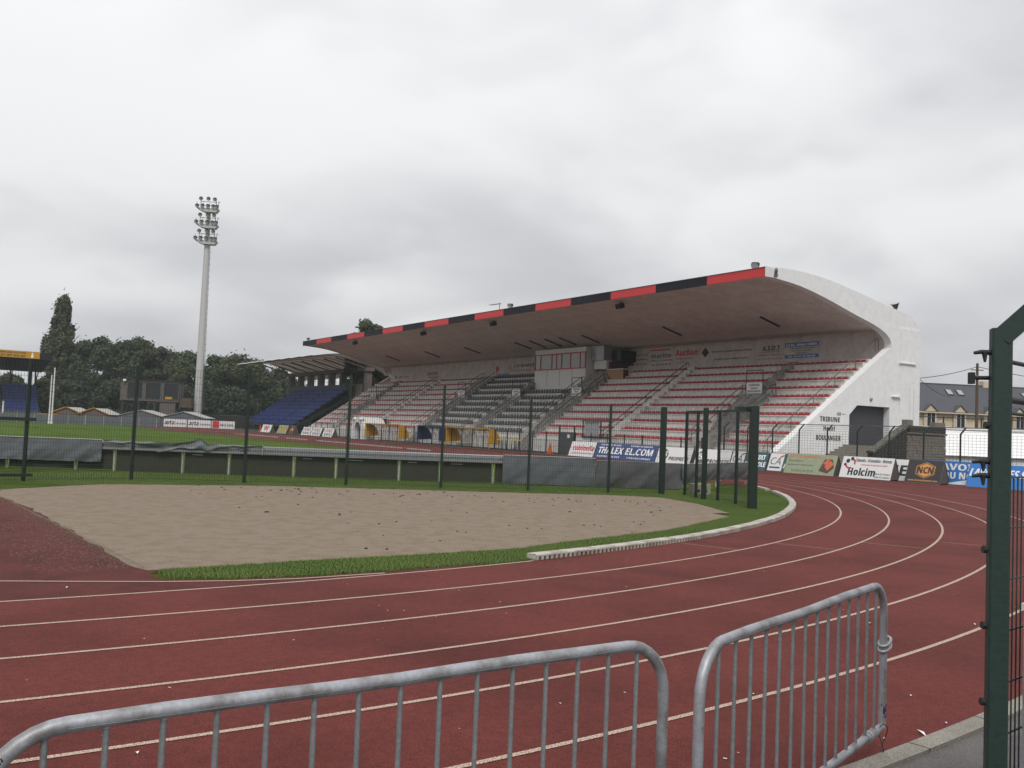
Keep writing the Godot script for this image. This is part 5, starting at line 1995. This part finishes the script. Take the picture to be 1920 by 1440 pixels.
func guard_rail() -> void:
	var g := thing("guard_rail", "silver corrugated guard rail on white posts with dark green panels behind the wire fence", "guard rail", rail_at(-5))
	var xs := [-20.4, -18.9, -17.0, -14.8, -13.55, -11.3, -9.75, -7.55, -6.1, -3.9, -2.45, -0.55, 1.1, 3.2, 4.8, 6.4, 8.4, 10.4]
	var toward := (CAM * Vector3(1, 0, 1) - rail_at(-4)).normalized()
	for i in xs.size():
		var p := rail_at(xs[i]) - toward * 0.02
		var st := mb()
		post_shape(st, p, p + Vector3(0, 0.98 if xs[i] < 0.0 else 0.88, 0), 0.05, 0.05, 0.008, Basis(Vector3.UP, deg_to_rad(-YAW)))
		build(st, "post", M.white_post, g, true)
	# W-beam in sections
	var prof := [Vector2(0.0, 0.72), Vector2(0.07, 0.75), Vector2(0.07, 0.81), Vector2(0.0, 0.86), Vector2(0.0, 0.89), Vector2(0.07, 0.94), Vector2(0.07, 1.00), Vector2(0.0, 1.03)]
	for i in range(0, xs.size() - 1, 2):
		if xs[i] > -0.6:
			break
		var a := rail_at(xs[i]) + toward * (0.06 + 0.004 * (i % 4))
		var b := rail_at(xs[mini(i + 2, xs.size() - 1)] + 0.1) + toward * (0.06 + 0.004 * (i % 4))
		var st := mb()
		for k in prof.size() - 1:
			var p: Vector2 = prof[k]
			var q: Vector2 = prof[k + 1]
			quad(st, a + toward * p.x + Vector3(0, p.y, 0), b + toward * p.x + Vector3(0, p.y, 0), b + toward * q.x + Vector3(0, q.y, 0), a + toward * q.x + Vector3(0, q.y, 0))
		build(st, "corrugated_rail", M.silver, g, true)
	for i in xs.size() - 3:
		var a := rail_at(xs[i] + 0.06)
		var b := rail_at(xs[i + 1] - 0.06)
		var st := mb()
		beam(st, a + Vector3(0, 0.41, 0) - toward * 0.03, b + Vector3(0, 0.41, 0) - toward * (0.03 + rng.randf() * 0.02), 0.02, 0.72 + rng.randf() * 0.05)
		var pn := build(st, "infill_panel", M.olive, g, true)
		if i % 2 == 1 or xs[i] > -7:
			st = mb()
			var m0 := a.lerp(b, 0.18) + Vector3(0, 0.66, 0) + toward * 0.012
			var m1 := a.lerp(b, 0.42) + Vector3(0, 0.66, 0) + toward * 0.012
			beam(st, m0, m1, 0.01, 0.03)
			build(st, "label_strip", M.white_post, pn)
	# tarpaulins
	tarp("grey tarpaulin hanging over the guard rail left of the bare rail", -21.5, -14.0, 0.30, 1.05, 0.05, 31)
	tarp("smooth grey tarpaulin starting where the bare guard rail ends", -0.2, 3.15, 0.04, 1.04, 0.04, 32)
	tarp("creased darker tarpaulin between the smooth sheet and the cage", 3.2, 6.45, 0.03, 0.97, 0.06, 33, true)
	tarp("slack grey tarpaulin bulging at the bend behind the cage", 6.45, 10.7, 0.22, 0.95, 0.17, 34, true)
	# loose end of sheeting lying on the rail
	var o := thing("loose_sheet", "crumpled strip of grey sheeting lying along the top of the guard rail", "sheet", rail_at(-12.2) + Vector3(0, 0.95, 0))
	var st := mb()
	var n := 60
	for i in n:
		for j in 8:
			var c := []
			for s in [[0, 0], [1, 0], [1, 1], [0, 1]]:
				var t := float(i + s[0]) / n
				var w := float(j + s[1]) / 8.0
				var x := lerpf(-13.9, -8.6, t)
				var hump := maxf(0.0, 0.17 - absf(t - 0.60) * (1.6 if t < 0.6 else 3.2))
				var thick := 0.03 + 0.30 * pow(sin(PI * clampf(t * 0.9 + 0.05, 0.0, 1.0)), 1.5) * (0.8 + 0.35 * sin(t * 23.0))
				c.append(rail_at(x) + toward * (0.16 + 0.035 * sin(w * 5.0 + x * 2.0) + 0.025 * sin(x * 7.0 + w * 3.0)) + Vector3(0, 1.05 + hump - w * maxf(thick, 0.04) + 0.012 * sin(x * 11.0), 0) - o.position)
			quad(st, c[3], c[2], c[1], c[0])
	build(st, "sheeting", M.tarp, o)
	st = mb()
	var k0 := rail_at(-8.6) + toward * 0.2 + Vector3(0, 1.03, 0) - o.position
	tube(st, [k0 + Vector3(0, 0.06, 0), k0 - Vector3(0, 0.3, 0)], 0.02, 5)
	build(st, "tie", M.white_post, o)

func tarp(label: String, x0: float, x1: float, low: float, high: float, slack: float, seed_: int, dark := false) -> void:
	var n := FastNoiseLite.new()
	n.seed = seed_
	n.frequency = 0.42
	n.fractal_octaves = 2
	var base := rail_at((x0 + x1) / 2)
	var toward := (CAM * Vector3(1, 0, 1) - base).normalized()
	var o := thing("tarpaulin", label, "tarpaulin", base, Basis(), "tarpaulins over the guard rail")
	var nx := int((x1 - x0) / 0.12)
	var ny := 14
	var g := []
	for i in nx + 1:
		var col := []
		for j in ny + 1:
			var x := lerpf(x0, x1, float(i) / nx)
			var t := float(j) / ny
			var sag := slack * 0.35 * pow(sin(PI * float(i) / nx), 2.0)
			var lo := low + (sag if slack > 0.15 else 0.0) + 0.02 * n.get_noise_2d(x * 3.0, 9.0)
			var y := lerpf(high, lo, t)
			var fold := n.get_noise_2d(x * 2.2 + t * 1.6, t * 1.4) * slack * (0.3 + t)
			col.append(rail_at(x) + toward * (0.17 + fold + slack * 0.5 * sin(PI * t)) + Vector3(0, y, 0) - base)
		g.append(col)
	var top := []
	for i in nx + 1:
		var x := lerpf(x0, x1, float(i) / nx)
		top.append(rail_at(x) + Vector3(0, high + 0.015, 0) - toward * 0.08 - base)
	var st := mb()
	for i in nx:
		for j in ny:
			quad(st, g[i][j + 1], g[i + 1][j + 1], g[i + 1][j], g[i][j])
		quad(st, g[i][0], g[i + 1][0], top[i + 1], top[i])
	build(st, "cloth", M.tarp_dark if dark else M.tarp, o)
	st = mb()
	tube(st, [g[0][0] + Vector3(0, 0.01, 0), g[nx / 2][0] + Vector3(0, 0.012, 0), g[nx][0] + Vector3(0, 0.01, 0)], 0.015, 5)
	build(st, "hem_rope", M.white_post, o)

# ------------------------------------------------------------------ green wire fence in front of it
func mesh_fence() -> void:
	var g := thing("wire_fence", "dark green wire mesh fence on slim posts behind the sand", "fence", cd(-3, 29))
	var ps := [[-16.6, 22.6, 3.45], [-13.4, 25.2, 3.4], [-11.31, 27.35, 3.45], [-8.11, 28.0, 3.5], [-5.12, 28.8, 3.5], [-2.17, 29.4, 3.32], [0.66, 29.75, 2.98], [3.34, 30.3, 2.95], [5.15, 30.75, 2.95]]
	for i in ps.size():
		var q = ps[i]
		if i < ps.size() - 1:
			var st := mb()
			var p := cd(q[0], q[1])
			post_shape(st, p, p + Vector3(0, q[2], 0), 0.085, 0.085, 0.012, Basis(Vector3.UP, deg_to_rad(-YAW)))
			build(st, "post", M.green_post, g, true)
		if i:
			var r = ps[i - 1]
			var st := mb()
			wire_panel(st, cd(r[0], r[1]), cd(q[0], q[1]), 0.06, minf(r[2], q[2]) - 0.06, 0.072, 0.2, 0.0065, 0.007)
			stuff(build(st, "mesh_panel", M.wire, g, true))
	for h in [0.18, 1.72]:
		var st := mb()
		beam(st, cd(-16.6, 22.6, h), cd(-13.2, 25.3, h), 0.06, 0.09)
		build(st, "cross_rail", M.green_post, g, true)

func cage() -> void:
	var g := thing("throwing_gate", "dark green mesh gate frame between thick posts at the right end of the wire fence", "gate", cd(6.3, 29))
	var thick := [[5.21, 30.85, 2.95, 0.19], [6.23, 28.95, 2.92, 0.15], [6.97, 25.95, 2.93, 0.235]]
	for q in thick:
		var st := mb()
		var p := cd(q[0], q[1])
		post_shape(st, p, p + Vector3(0, q[2], 0), q[3], q[3], 0.02, Basis(Vector3.UP, deg_to_rad(-YAW)))
		build(st, "thick_post", M.green_post, g, true)
	var thin := [[5.97, 30.7], [6.12, 29.6], [6.62, 28.7], [6.86, 27.4]]
	for q in thin:
		var st := mb()
		beam(st, cd(q[0], q[1]), cd(q[0], q[1], 2.84), 0.07, 0.07)
		build(st, "frame_upright", M.green_post, g, true)
	var st := mb()
	beam(st, cd(5.97, 30.7, 2.82), cd(6.62, 28.7, 2.82), 0.06, 0.07)
	beam(st, cd(6.62, 28.7, 2.82), cd(6.95, 26.0, 2.82), 0.06, 0.07)
	build(st, "top_rail", M.green_post, g, true)
	st = mb()
	cbox(st, cd(6.75, 26.3, 2.86), Vector3(0.45, 0.1, 0.3), Basis(Vector3.UP, deg_to_rad(-YAW)))
	build(st, "hinge_plate", M.green_post, g, true)
	for q in [[5.97, 30.7, 6.12, 29.6], [6.62, 28.7, 6.86, 27.4], [6.86, 27.4, 6.95, 26.1]]:
		st = mb()
		wire_panel(st, cd(q[0], q[1]), cd(q[2], q[3]), 0.1, 2.8, 0.08, 0.2, 0.005, 0.006)
		stuff(build(st, "mesh_panel", M.wire, g, true))
	var b := thing("concrete_block", "pale concrete block on the grass inside the green gate frame", "block", cd(6.66, 31.6), Basis(Vector3.UP, deg_to_rad(-YAW + 8)))
	st = mb()
	bx(st, Vector3(-0.30, 0, -0.25), Vector3(0.30, 0.36, 0.25))
	build(st, "block_body", M.kerbstone, b)
	for s in [-0.13, 0.13]:
		st = mb()
		disc(st, Vector3(s, 0.13, 0.252), 0.06, Basis(), 10)
		build(st, "hole", M.black, b)

# ------------------------------------------------------------------ slotted white kerb on the inside of lane one
func kerb_rail() -> void:
	var g := thing("track_kerb", "white slotted kerb curving along the inside of the red track", "kerb", bend(R0, 20))
	var a := 11.45
	var i := 0
	while a < 88.0:
		var da := 1.72
		var skip := (a > 47.6 and a < 49.0) or (a > 51.0 and a < 52.2) or (a > 56.0 and a < 64.0)
		if not skip:
			var lift := rng.randf_range(0.0, 0.006)
			var shift := rng.randf_range(-0.012, 0.012)
			var st := mb()
			var r1 := R0 - 0.02 + shift
			var r0 := r1 - 0.20
			var yt := 0.085 + lift
			var yb := 0.052 + lift
			for k in 4:
				var p := a + da * 0.992 * k / 4.0
				var q := a + da * 0.992 * (k + 1) / 4.0
				quad(st, bend(r1 - 0.012, p, yt), bend(r1 - 0.012, q, yt), bend(r0, q, yt), bend(r0, p, yt))
				quad(st, bend(r1, p, yt - 0.012), bend(r1, q, yt - 0.012), bend(r1 - 0.012, q, yt), bend(r1 - 0.012, p, yt))
				quad(st, bend(r1, p, yb), bend(r1, q, yb), bend(r1, q, yt - 0.012), bend(r1, p, yt - 0.012))
				quad(st, bend(r0, q, 0.0), bend(r0, p, 0.0), bend(r0, p, yt), bend(r0, q, yt))
				quad(st, bend(r0, p, yb), bend(r0, q, yb), bend(r1, q, yb), bend(r1, p, yb))
			quad(st, bend(r0, a, 0.0), bend(r1, a, 0.0), bend(r1, a, yt - 0.012), bend(r0, a, yt))
			quad(st, bend(r1, a + da * 0.992, 0.0), bend(r0, a + da * 0.992, 0.0), bend(r0, a + da * 0.992, yt), bend(r1, a + da * 0.992, yt - 0.012))
			# feet between the drain slots
			for k in 9:
				var p := a + da * (k + 0.08) / 9.0
				var q := a + da * (k + 0.60) / 9.0
				quad(st, bend(r1, p, 0.0), bend(r1, q, 0.0), bend(r1, q, yb), bend(r1, p, yb))
				quad(st, bend(r0 + 0.05, p, 0.0), bend(r1, p, 0.0), bend(r1, p, yb), bend(r0 + 0.05, p, yb))
				quad(st, bend(r1, q, 0.0), bend(r0 + 0.05, q, 0.0), bend(r0 + 0.05, q, yb), bend(r1, q, yb))
			build(st, "kerb_section", M.kerb, g, true)
		a += da
		i += 1
	# the rest of the kerb along the far straight, seen as short lengths
	var h := thing("straight_kerb", "broken white kerb lengths between the far grass and the red straight", "kerb", P(33.4, 0, 45))
	for q in [[20.0, 24.0], [25.0, 44.0], [47.0, 53.0], [56.0, 72.0]]:
		var st := mb()
		bx(st, P(33.2, 0.0, q[1]), Vector3(33.4, 0.09, -q[0]))
		build(st, "kerb_section", M.kerb, h, true)

# ------------------------------------------------------------------ crowd barriers
func barrier(label: String, a: Vector3, b: Vector3, bars: int, far_fittings: bool) -> void:
	var dir := (b - a).normalized()
	var o := thing("crowd_barrier", label, "barrier", (a + b) / 2, Basis(dir, Vector3.UP, dir.cross(Vector3.UP)), "galvanised crowd barriers")
	var w := a.distance_to(b) / 2
	var H := 1.075
	var r := 0.22
	var pts := [Vector3(-w, 0.14, 0), Vector3(-w, H - r, 0)]
	for i in range(1, 8):
		var t := PI / 2 * i / 8
		pts.append(Vector3(-w + r * (1 - cos(t)), H - r + r * sin(t), 0))
	pts.append(Vector3(-w + r, H, 0))
	for i in range(1, 8):
		pts.append(Vector3(lerpf(-w + r, w - r, i / 8.0), H + 0.004 * sin(i * 1.3), 0))
	pts.append(Vector3(w - r, H, 0))
	for i in range(1, 8):
		var t := PI / 2 * i / 8
		pts.append(Vector3(w - r + r * sin(t), H - r + r * cos(t), 0))
	pts.append(Vector3(w, H - r, 0))
	pts.append(Vector3(w, 0.14, 0))
	var st := mb()
	tube(st, pts, 0.0245, 20)
	var fr := build(st, "tube_frame", M.galva, o)
	# weld seam along the lower side of the top tube
	st = mb()
	tube(st, [Vector3(-w + r, H - 0.006, 0.0241), Vector3(0, H - 0.006, 0.0241), Vector3(w - r, H - 0.006, 0.0241)], 0.0012, 5)
	build(st, "weld_seam", M.galva_dull, fr)
	st = mb()
	tube(st, [Vector3(-w, 0.15, 0), Vector3(w, 0.15, 0)], 0.024, 14)
	build(st, "bottom_rail", M.galva, o)
	for i in bars:
		var x := lerpf(-w, w, (i + 1.0) / (bars + 1.0))
		var top := H - 0.02
		if absf(x) > w - r:
			var e := absf(x) - (w - r)
			top = H - r + sqrt(maxf(r * r - e * e, 0.0)) - 0.02
		st = mb()
		tube(st, [Vector3(x + rng.randf_range(-0.004, 0.004), 0.17, 0), Vector3(x, top, 0)], 0.0098, 10)
		build(st, "bar", M.galva_dull, o)
		st = mb()
		tube(st, [Vector3(x, top - 0.004, 0), Vector3(x, top + 0.004, 0)], 0.014, 8)
		build(st, "weld", M.galva, fr)
	for s in [-1.0, 1.0]:
		st = mb()
		var fx: float = s * (w - 1.0)
		tube(st, [Vector3(fx, 0.16, 0), Vector3(fx, 0.05, 0)], 0.02, 10)
		tube(st, [Vector3(fx, 0.025, -0.34), Vector3(fx, 0.05, -0.2), Vector3(fx, 0.06, 0), Vector3(fx, 0.05, 0.2), Vector3(fx, 0.025, 0.34)], 0.02, 10)
		build(st, "foot", M.galva, o)
	if far_fittings:
		# double ring coupling, sleeve at the lower corner, tie wire
		for y in [0.655, 0.69]:
			st = mb()
			var rg := []
			for i in 15:
				var t := TAU * i / 14
				rg.append(Vector3(w + 0.035 + cos(t) * 0.068, y + 0.02 * cos(t), sin(t) * 0.032))
			tube(st, rg, 0.0105, 8)
			build(st, "coupling_ring", M.galva, o)
		st = mb()
		tube(st, [Vector3(w - 0.34, 0.15, 0.0), Vector3(w - 0.14, 0.15, 0.0)], 0.030, 14)
		build(st, "sleeve", M.galva, o)
		st = mb()
		tube(st, [Vector3(w - 0.30, 0.15, 0.0), Vector3(w - 0.285, 0.15, 0.0)], 0.036, 14)
		build(st, "collar", M.galva, o)
		st = mb()
		var lp := []
		for i in 17:
			var t := TAU * i / 16
			lp.append(Vector3(w - 0.07 + 0.055 * cos(t), 0.10 + 0.085 * sin(t), 0.03 + 0.015 * sin(2 * t)))
		tube(st, lp, 0.003, 6)
		build(st, "tie_wire", M.rail_dark, o)
		st = mb()
		for k in 26:
			var t := rng.randf_range(0.2, PI - 0.1)
			var yy := rng.randf_range(0.215, 0.30)
			var c := Vector3(w + cos(t) * 0.0247, yy, sin(t) * 0.0247)
			cbox(st, c, Vector3(0.0012, rng.randf_range(0.008, 0.03), rng.randf_range(0.003, 0.009)), Basis(Vector3.UP, -t))
		build(st, "paint_mark", M.paint_blue, o)
	else:
		st = mb()
		for k in 22:
			var t := PI / 2 * (0.42 + rng.randfn() * 0.035)
			var c := Vector3(-w + r * (1 - cos(t)), H - r + r * sin(t), 0)
			var e := rng.randf_range(0.9, 1.5)
			var outward := (Vector3(-cos(t), sin(t), 0) * cos(e) + Vector3(0, 0, sin(e))).normalized()
			ball(st, c + outward * 0.0235, Vector3.ONE * rng.randf_range(0.0015, 0.0042), 3)
		stuff(build(st, "rust_spot", M.rust, fr))

func crowd_barriers() -> void:
	barrier("galvanised crowd barrier spanning the bottom of the picture in front of the track", P(-1.275, 0, -41.19), P(1.345, 0, -41.12), 15, false)
	barrier("galvanised crowd barrier running away beside the green gate post", P(1.40, 0, -41.285), P(3.90, 0, -40.475), 14, true)

# ------------------------------------------------------------------ green gate post beside the photographer
func near_gate() -> void:
	var yaw := Basis(Vector3.UP, deg_to_rad(-YAW))
	var g := thing("gate_post_fence", "thick dark green gate post with a cranked top and a mesh panel behind it", "fence", cd(2.11, 3.9))
	var p := cd(2.104, 3.9)
	var st := mb()
	post_shape(st, p, p + Vector3(0, 2.50, 0), 0.080, 0.080, 0.008, yaw * Basis(Vector3.UP, -0.30))
	build(st, "post", M.near_green, g, true)
	var away := (cd(2.111 + 0.766, 3.9 + 0.643) - p).normalized()
	var out := cd(0.90, -0.43) - cd(0, 0)
	st = mb()
	var k0 := p + Vector3(0, 2.46, 0)
	beam(st, k0, k0 + out.normalized() * 0.34 + Vector3(0, 0.34, 0), 0.082, 0.082)
	build(st, "cranked_arm", M.near_green, g, true)
	for y in [0.30, 0.60, 0.91, 1.23, 1.55, 2.08]:
		st = mb()
		tube(st, [p + yaw * Vector3(-0.05, y, 0.0), p + yaw * Vector3(-0.066, y + 0.002, 0.0)], 0.016, 10)
		build(st, "bolt", M.black, g, true)
	for y in [1.855, 1.915, 2.385]:
		st = mb()
		tube(st, [p + yaw * Vector3(-0.045, y + 0.01, 0), p + yaw * Vector3(-0.085, y + 0.012, 0), p + yaw * Vector3(-0.115, y + 0.006, 0)], 0.012, 8, 0.007)
		tube(st, [p + yaw * Vector3(-0.07, y + 0.01, 0), p + yaw * Vector3(-0.068, y - 0.032, 0)], 0.013, 8, 0.005)
		build(st, "hinge_hook", M.black, g, true)
	# mesh panel running away from the post
	st = mb()
	var a := p + away * 0.065
	var b := p + away * 2.4
	wire_panel(st, a, b, 0.1, 1.86, 0.044, 0.2, 0.005, 0.007)
	stuff(build(st, "mesh_panel", M.wire, g, true))
	st = mb()
	tube(st, [a + Vector3(0, 0.05, 0), a + Vector3(0, 2.47, 0), a + out.normalized() * 0.3 + Vector3(0, 2.77, 0)], 0.007, 8)
	build(st, "edge_rod", M.wire, g, true)
	for y in [[2.365, 0.010], [2.20, 0.016], [2.14, 0.008]]:
		st = mb()
		tube(st, [a - away * 0.05 + Vector3(0, y[0], 0), b + Vector3(0, y[0] - 0.02, 0)], y[1], 8)
		build(st, "gate_bar", M.rail_dark, g, true)
	# latch bar through the post
	st = mb()
	tube(st, [p + yaw * Vector3(-0.115, 2.285, -0.02), p + yaw * Vector3(-0.04, 2.287, -0.02)], 0.009, 8)
	cbox(st, p + yaw * Vector3(-0.115, 2.283, -0.02), Vector3(0.018, 0.05, 0.03), yaw)
	build(st, "latch", M.black, g, true)
	var w := thing("sheet_hoarding", "white sheet panel seen through the mesh at the edge of the picture", "panel", p + away * 1.3, frame_of(away))
	st = mb()
	bx(st, Vector3(-0.09, 0.1, -1.21), Vector3(-0.07, 1.30, 1.4))
	build(st, "sheet", M.galva, w)
	st = mb()
	beam(st, Vector3(-0.08, 1.315, -1.22), Vector3(-0.08, 1.315, 1.4), 0.03, 0.03)
	build(st, "top_edge", M.white_trim, w)
	for s in [-0.9, 1.2]:
		st = mb()
		beam(st, Vector3(-0.11, 0, s), Vector3(-0.11, 1.2, s), 0.03, 0.03)
		build(st, "stake", M.rail, w)

# ------------------------------------------------------------------ grass blades near the track
func in_poly(p: Vector3, poly: PackedVector2Array) -> bool:
	return Geometry2D.is_point_in_polygon(Vector2(p.x, p.z), poly)

func grass_blades() -> void:
	var st := mb()
	var r := RandomNumberGenerator.new()
	r.seed = 99
	for k in 9:
		var a := r.randf() * TAU
		var base := Vector3(r.randf_range(-0.04, 0.04), 0, r.randf_range(-0.04, 0.04))
		var tip := base + Vector3(cos(a) * 0.03, r.randf_range(0.02, 0.042), sin(a) * 0.03)
		var s := Vector3(-sin(a), 0, cos(a)) * 0.0035
		var n := Vector3(cos(a) * 0.25, 1.0, sin(a) * 0.25).normalized()
		tri(st, base - s, base + s, tip, n, n, n)
	var tuft := st.commit()
	var sp := []
	for q in [[-12.44, 22.35], [-11.28, 25.3], [-7.21, 27.24], [-3.79, 27.9], [0.81, 28.7], [3.2, 29.3], [4.92, 29.14], [5.68, 27.02], [5.94, 24.22], [5.67, 23.07], [3.36, 19.08], [1.5, 16.9], [0.11, 15.13], [-1.21, 14.1], [-2.64, 13.07], [-3.74, 12.22], [-4.36, 11.78], [-4.56, 11.62], [-4.96, 12.08], [-7.03, 14.91], [-9.47, 18.23], [-11.52, 20.72]]:
		sp.append(cd(q[0], q[1]))
	var sand := flat(sp)
	var xf := []
	var cols := []
	var tries := 0
	var hue := FastNoiseLite.new()
	hue.seed = 4
	hue.frequency = 0.35
	while xf.size() < 150000 and tries < 600000:
		tries += 1
		var p: Vector3
		if r.randf() < 0.62:
			var a := r.randf_range(2.3, 46.0)
			p = bend(R0 - 0.22 - 3.6 * pow(r.randf(), 1.1), a) if a > 11.4 else bend(R0 - 0.09 - 2.2 * r.randf(), a)
		else:
			var x := r.randf_range(-15.0, 7.5)
			p = cd(x, r.randf_range(26.0 + 0.12 * x, 32.6 + 0.12 * x))
		if in_poly(p, sand):
			continue
		var rad := Vector2(p.x, p.z).length()
		if rad > R0 - 0.06:
			continue
		if in_poly(p, apron):
			continue
		p.y = -0.008
		var s := r.randf_range(0.6, 1.25)
		xf.append(Transform3D(Basis(Vector3.UP, r.randf() * TAU).scaled(Vector3(s, s * r.randf_range(0.7, 1.2), s)), p))
		var t := 0.5 + 0.5 * hue.get_noise_2d(p.x, p.z) + r.randf_range(-0.25, 0.25)
		var c := Color(0.085, 0.15, 0.022).lerp(Color(0.15, 0.20, 0.04), clampf(t, 0, 1))
		cols.append(c)
	var mm := MultiMesh.new()
	mm.transform_format = MultiMesh.TRANSFORM_3D
	mm.use_colors = true
	mm.mesh = tuft
	mm.instance_count = xf.size()
	for i in xf.size():
		mm.set_instance_transform(i, xf[i])
		mm.set_instance_color(i, cols[i])
	var o := MultiMeshInstance3D.new()
	o.multimesh = mm
	o.material_override = M.blade
	o.name = "grass"
	o.set_meta("kind", "stuff")
	o.set_meta("label", "short green grass round the sand and along the white kerb")
	o.set_meta("category", "grass")
	add_child(o)

# ------------------------------------------------------------------ small litter on the track, clods on the sand
func litter() -> void:
	var r := RandomNumberGenerator.new()
	r.seed = 5
	# scraps measured in the photograph: side, distance, length
	var st := mb()
	for q in [[4.05, 10.1, 0.09], [2.92, 6.35, 0.14], [3.2, 6.6, 0.03], [1.0, 5.5, 0.03], [-4.9, 10.3, 0.05], [-2.1, 5.4, 0.03], [5.3, 10.3, 0.05], [1.9, 5.1, 0.03], [-0.5, 5.0, 0.025], [2.6, 6.2, 0.02]]:
		var p := cd(q[0], q[1], 0.008)
		var a := r.randf() * TAU
		var d: Vector3 = Vector3(cos(a), 0.05, sin(a)) * q[2] / 2
		var n := Vector3(-sin(a), 0, cos(a)) * 0.012
		quad(st, p - d - n * 0.2, p + n * -1.0 + Vector3(0, 0.01, 0), p + d, p + n + Vector3(0, 0.01, 0))
	for k in 70:
		var p := bend(R0 + r.randf_range(0.2, 7.0), r.randf_range(-8.0, 24.0), 0.007)
		var s := r.randf_range(0.004, 0.012)
		var a := r.randf() * TAU
		var d := Vector3(cos(a), 0, sin(a)) * s
		var n := Vector3(-sin(a), 0, cos(a)) * s * 0.5
		quad(st, p - d - n, p + d - n, p + d + n, p - d + n)
	var o := build(st, "litter", M.ink_white, self)
	o.set_meta("kind", "stuff")
	o.set_meta("label", "tiny white scraps scattered over the red track")
	o.set_meta("category", "litter")
	# sand spilled over the red apron
	st = mb()
	for k in 7000:
		var t := r.randf()
		var e := cd(lerpf(-4.7, -11.8, t), lerpf(11.85, 21.0, t))
		var away := (cd(-0.79, -0.61) - cd(0, 0)).normalized()
		var p := e + away * (1.3 * pow(r.randf(), 3.2) - 0.05)
		p.y = 0.003 + 0.002 * r.randf()
		var s := r.randf_range(0.004, 0.016)
		var a := r.randf() * TAU
		var d := Vector3(cos(a), 0, sin(a)) * s
		var n := Vector3(-sin(a), 0, cos(a)) * s * r.randf_range(0.4, 0.9)
		quad(st, p - d - n, p - d * 0.6 + n, p + d + n * 0.7, p + d * 0.8 - n)
	o = build(st, "spilled_sand", M.sand, self)
	o.set_meta("kind", "stuff")
	o.set_meta("label", "pale sand grains spilled over the red apron beside the sand")
	o.set_meta("category", "sand")
	st = mb()
	for k in 150:
		var dd := r.randf_range(14.0, 27.5)
		var p := cd(r.randf_range(-0.62 * (dd - 10.0) + 0.4, minf(0.6 * (dd - 13.0), 4.6)), dd)
		if k < 90:
			p = cd(r.randf_range(-9.0, 4.6), r.randf_range(24.5, 26.8) + (1.4 if k % 2 else 0.0) * (0.4 + k * 0.005))
		var s := r.randf_range(0.010, 0.035) * (1.6 if r.randf() < 0.12 else 1.0)
		p.y = 0.006
		ball(st, p, Vector3(s * r.randf_range(0.8, 1.6), s * 0.55, s), 3)
	o = build(st, "clods", M.clod, self)
	o.set_meta("kind", "stuff")
	o.set_meta("label", "dark clods of soil scattered on the sand")
	o.set_meta("category", "soil")
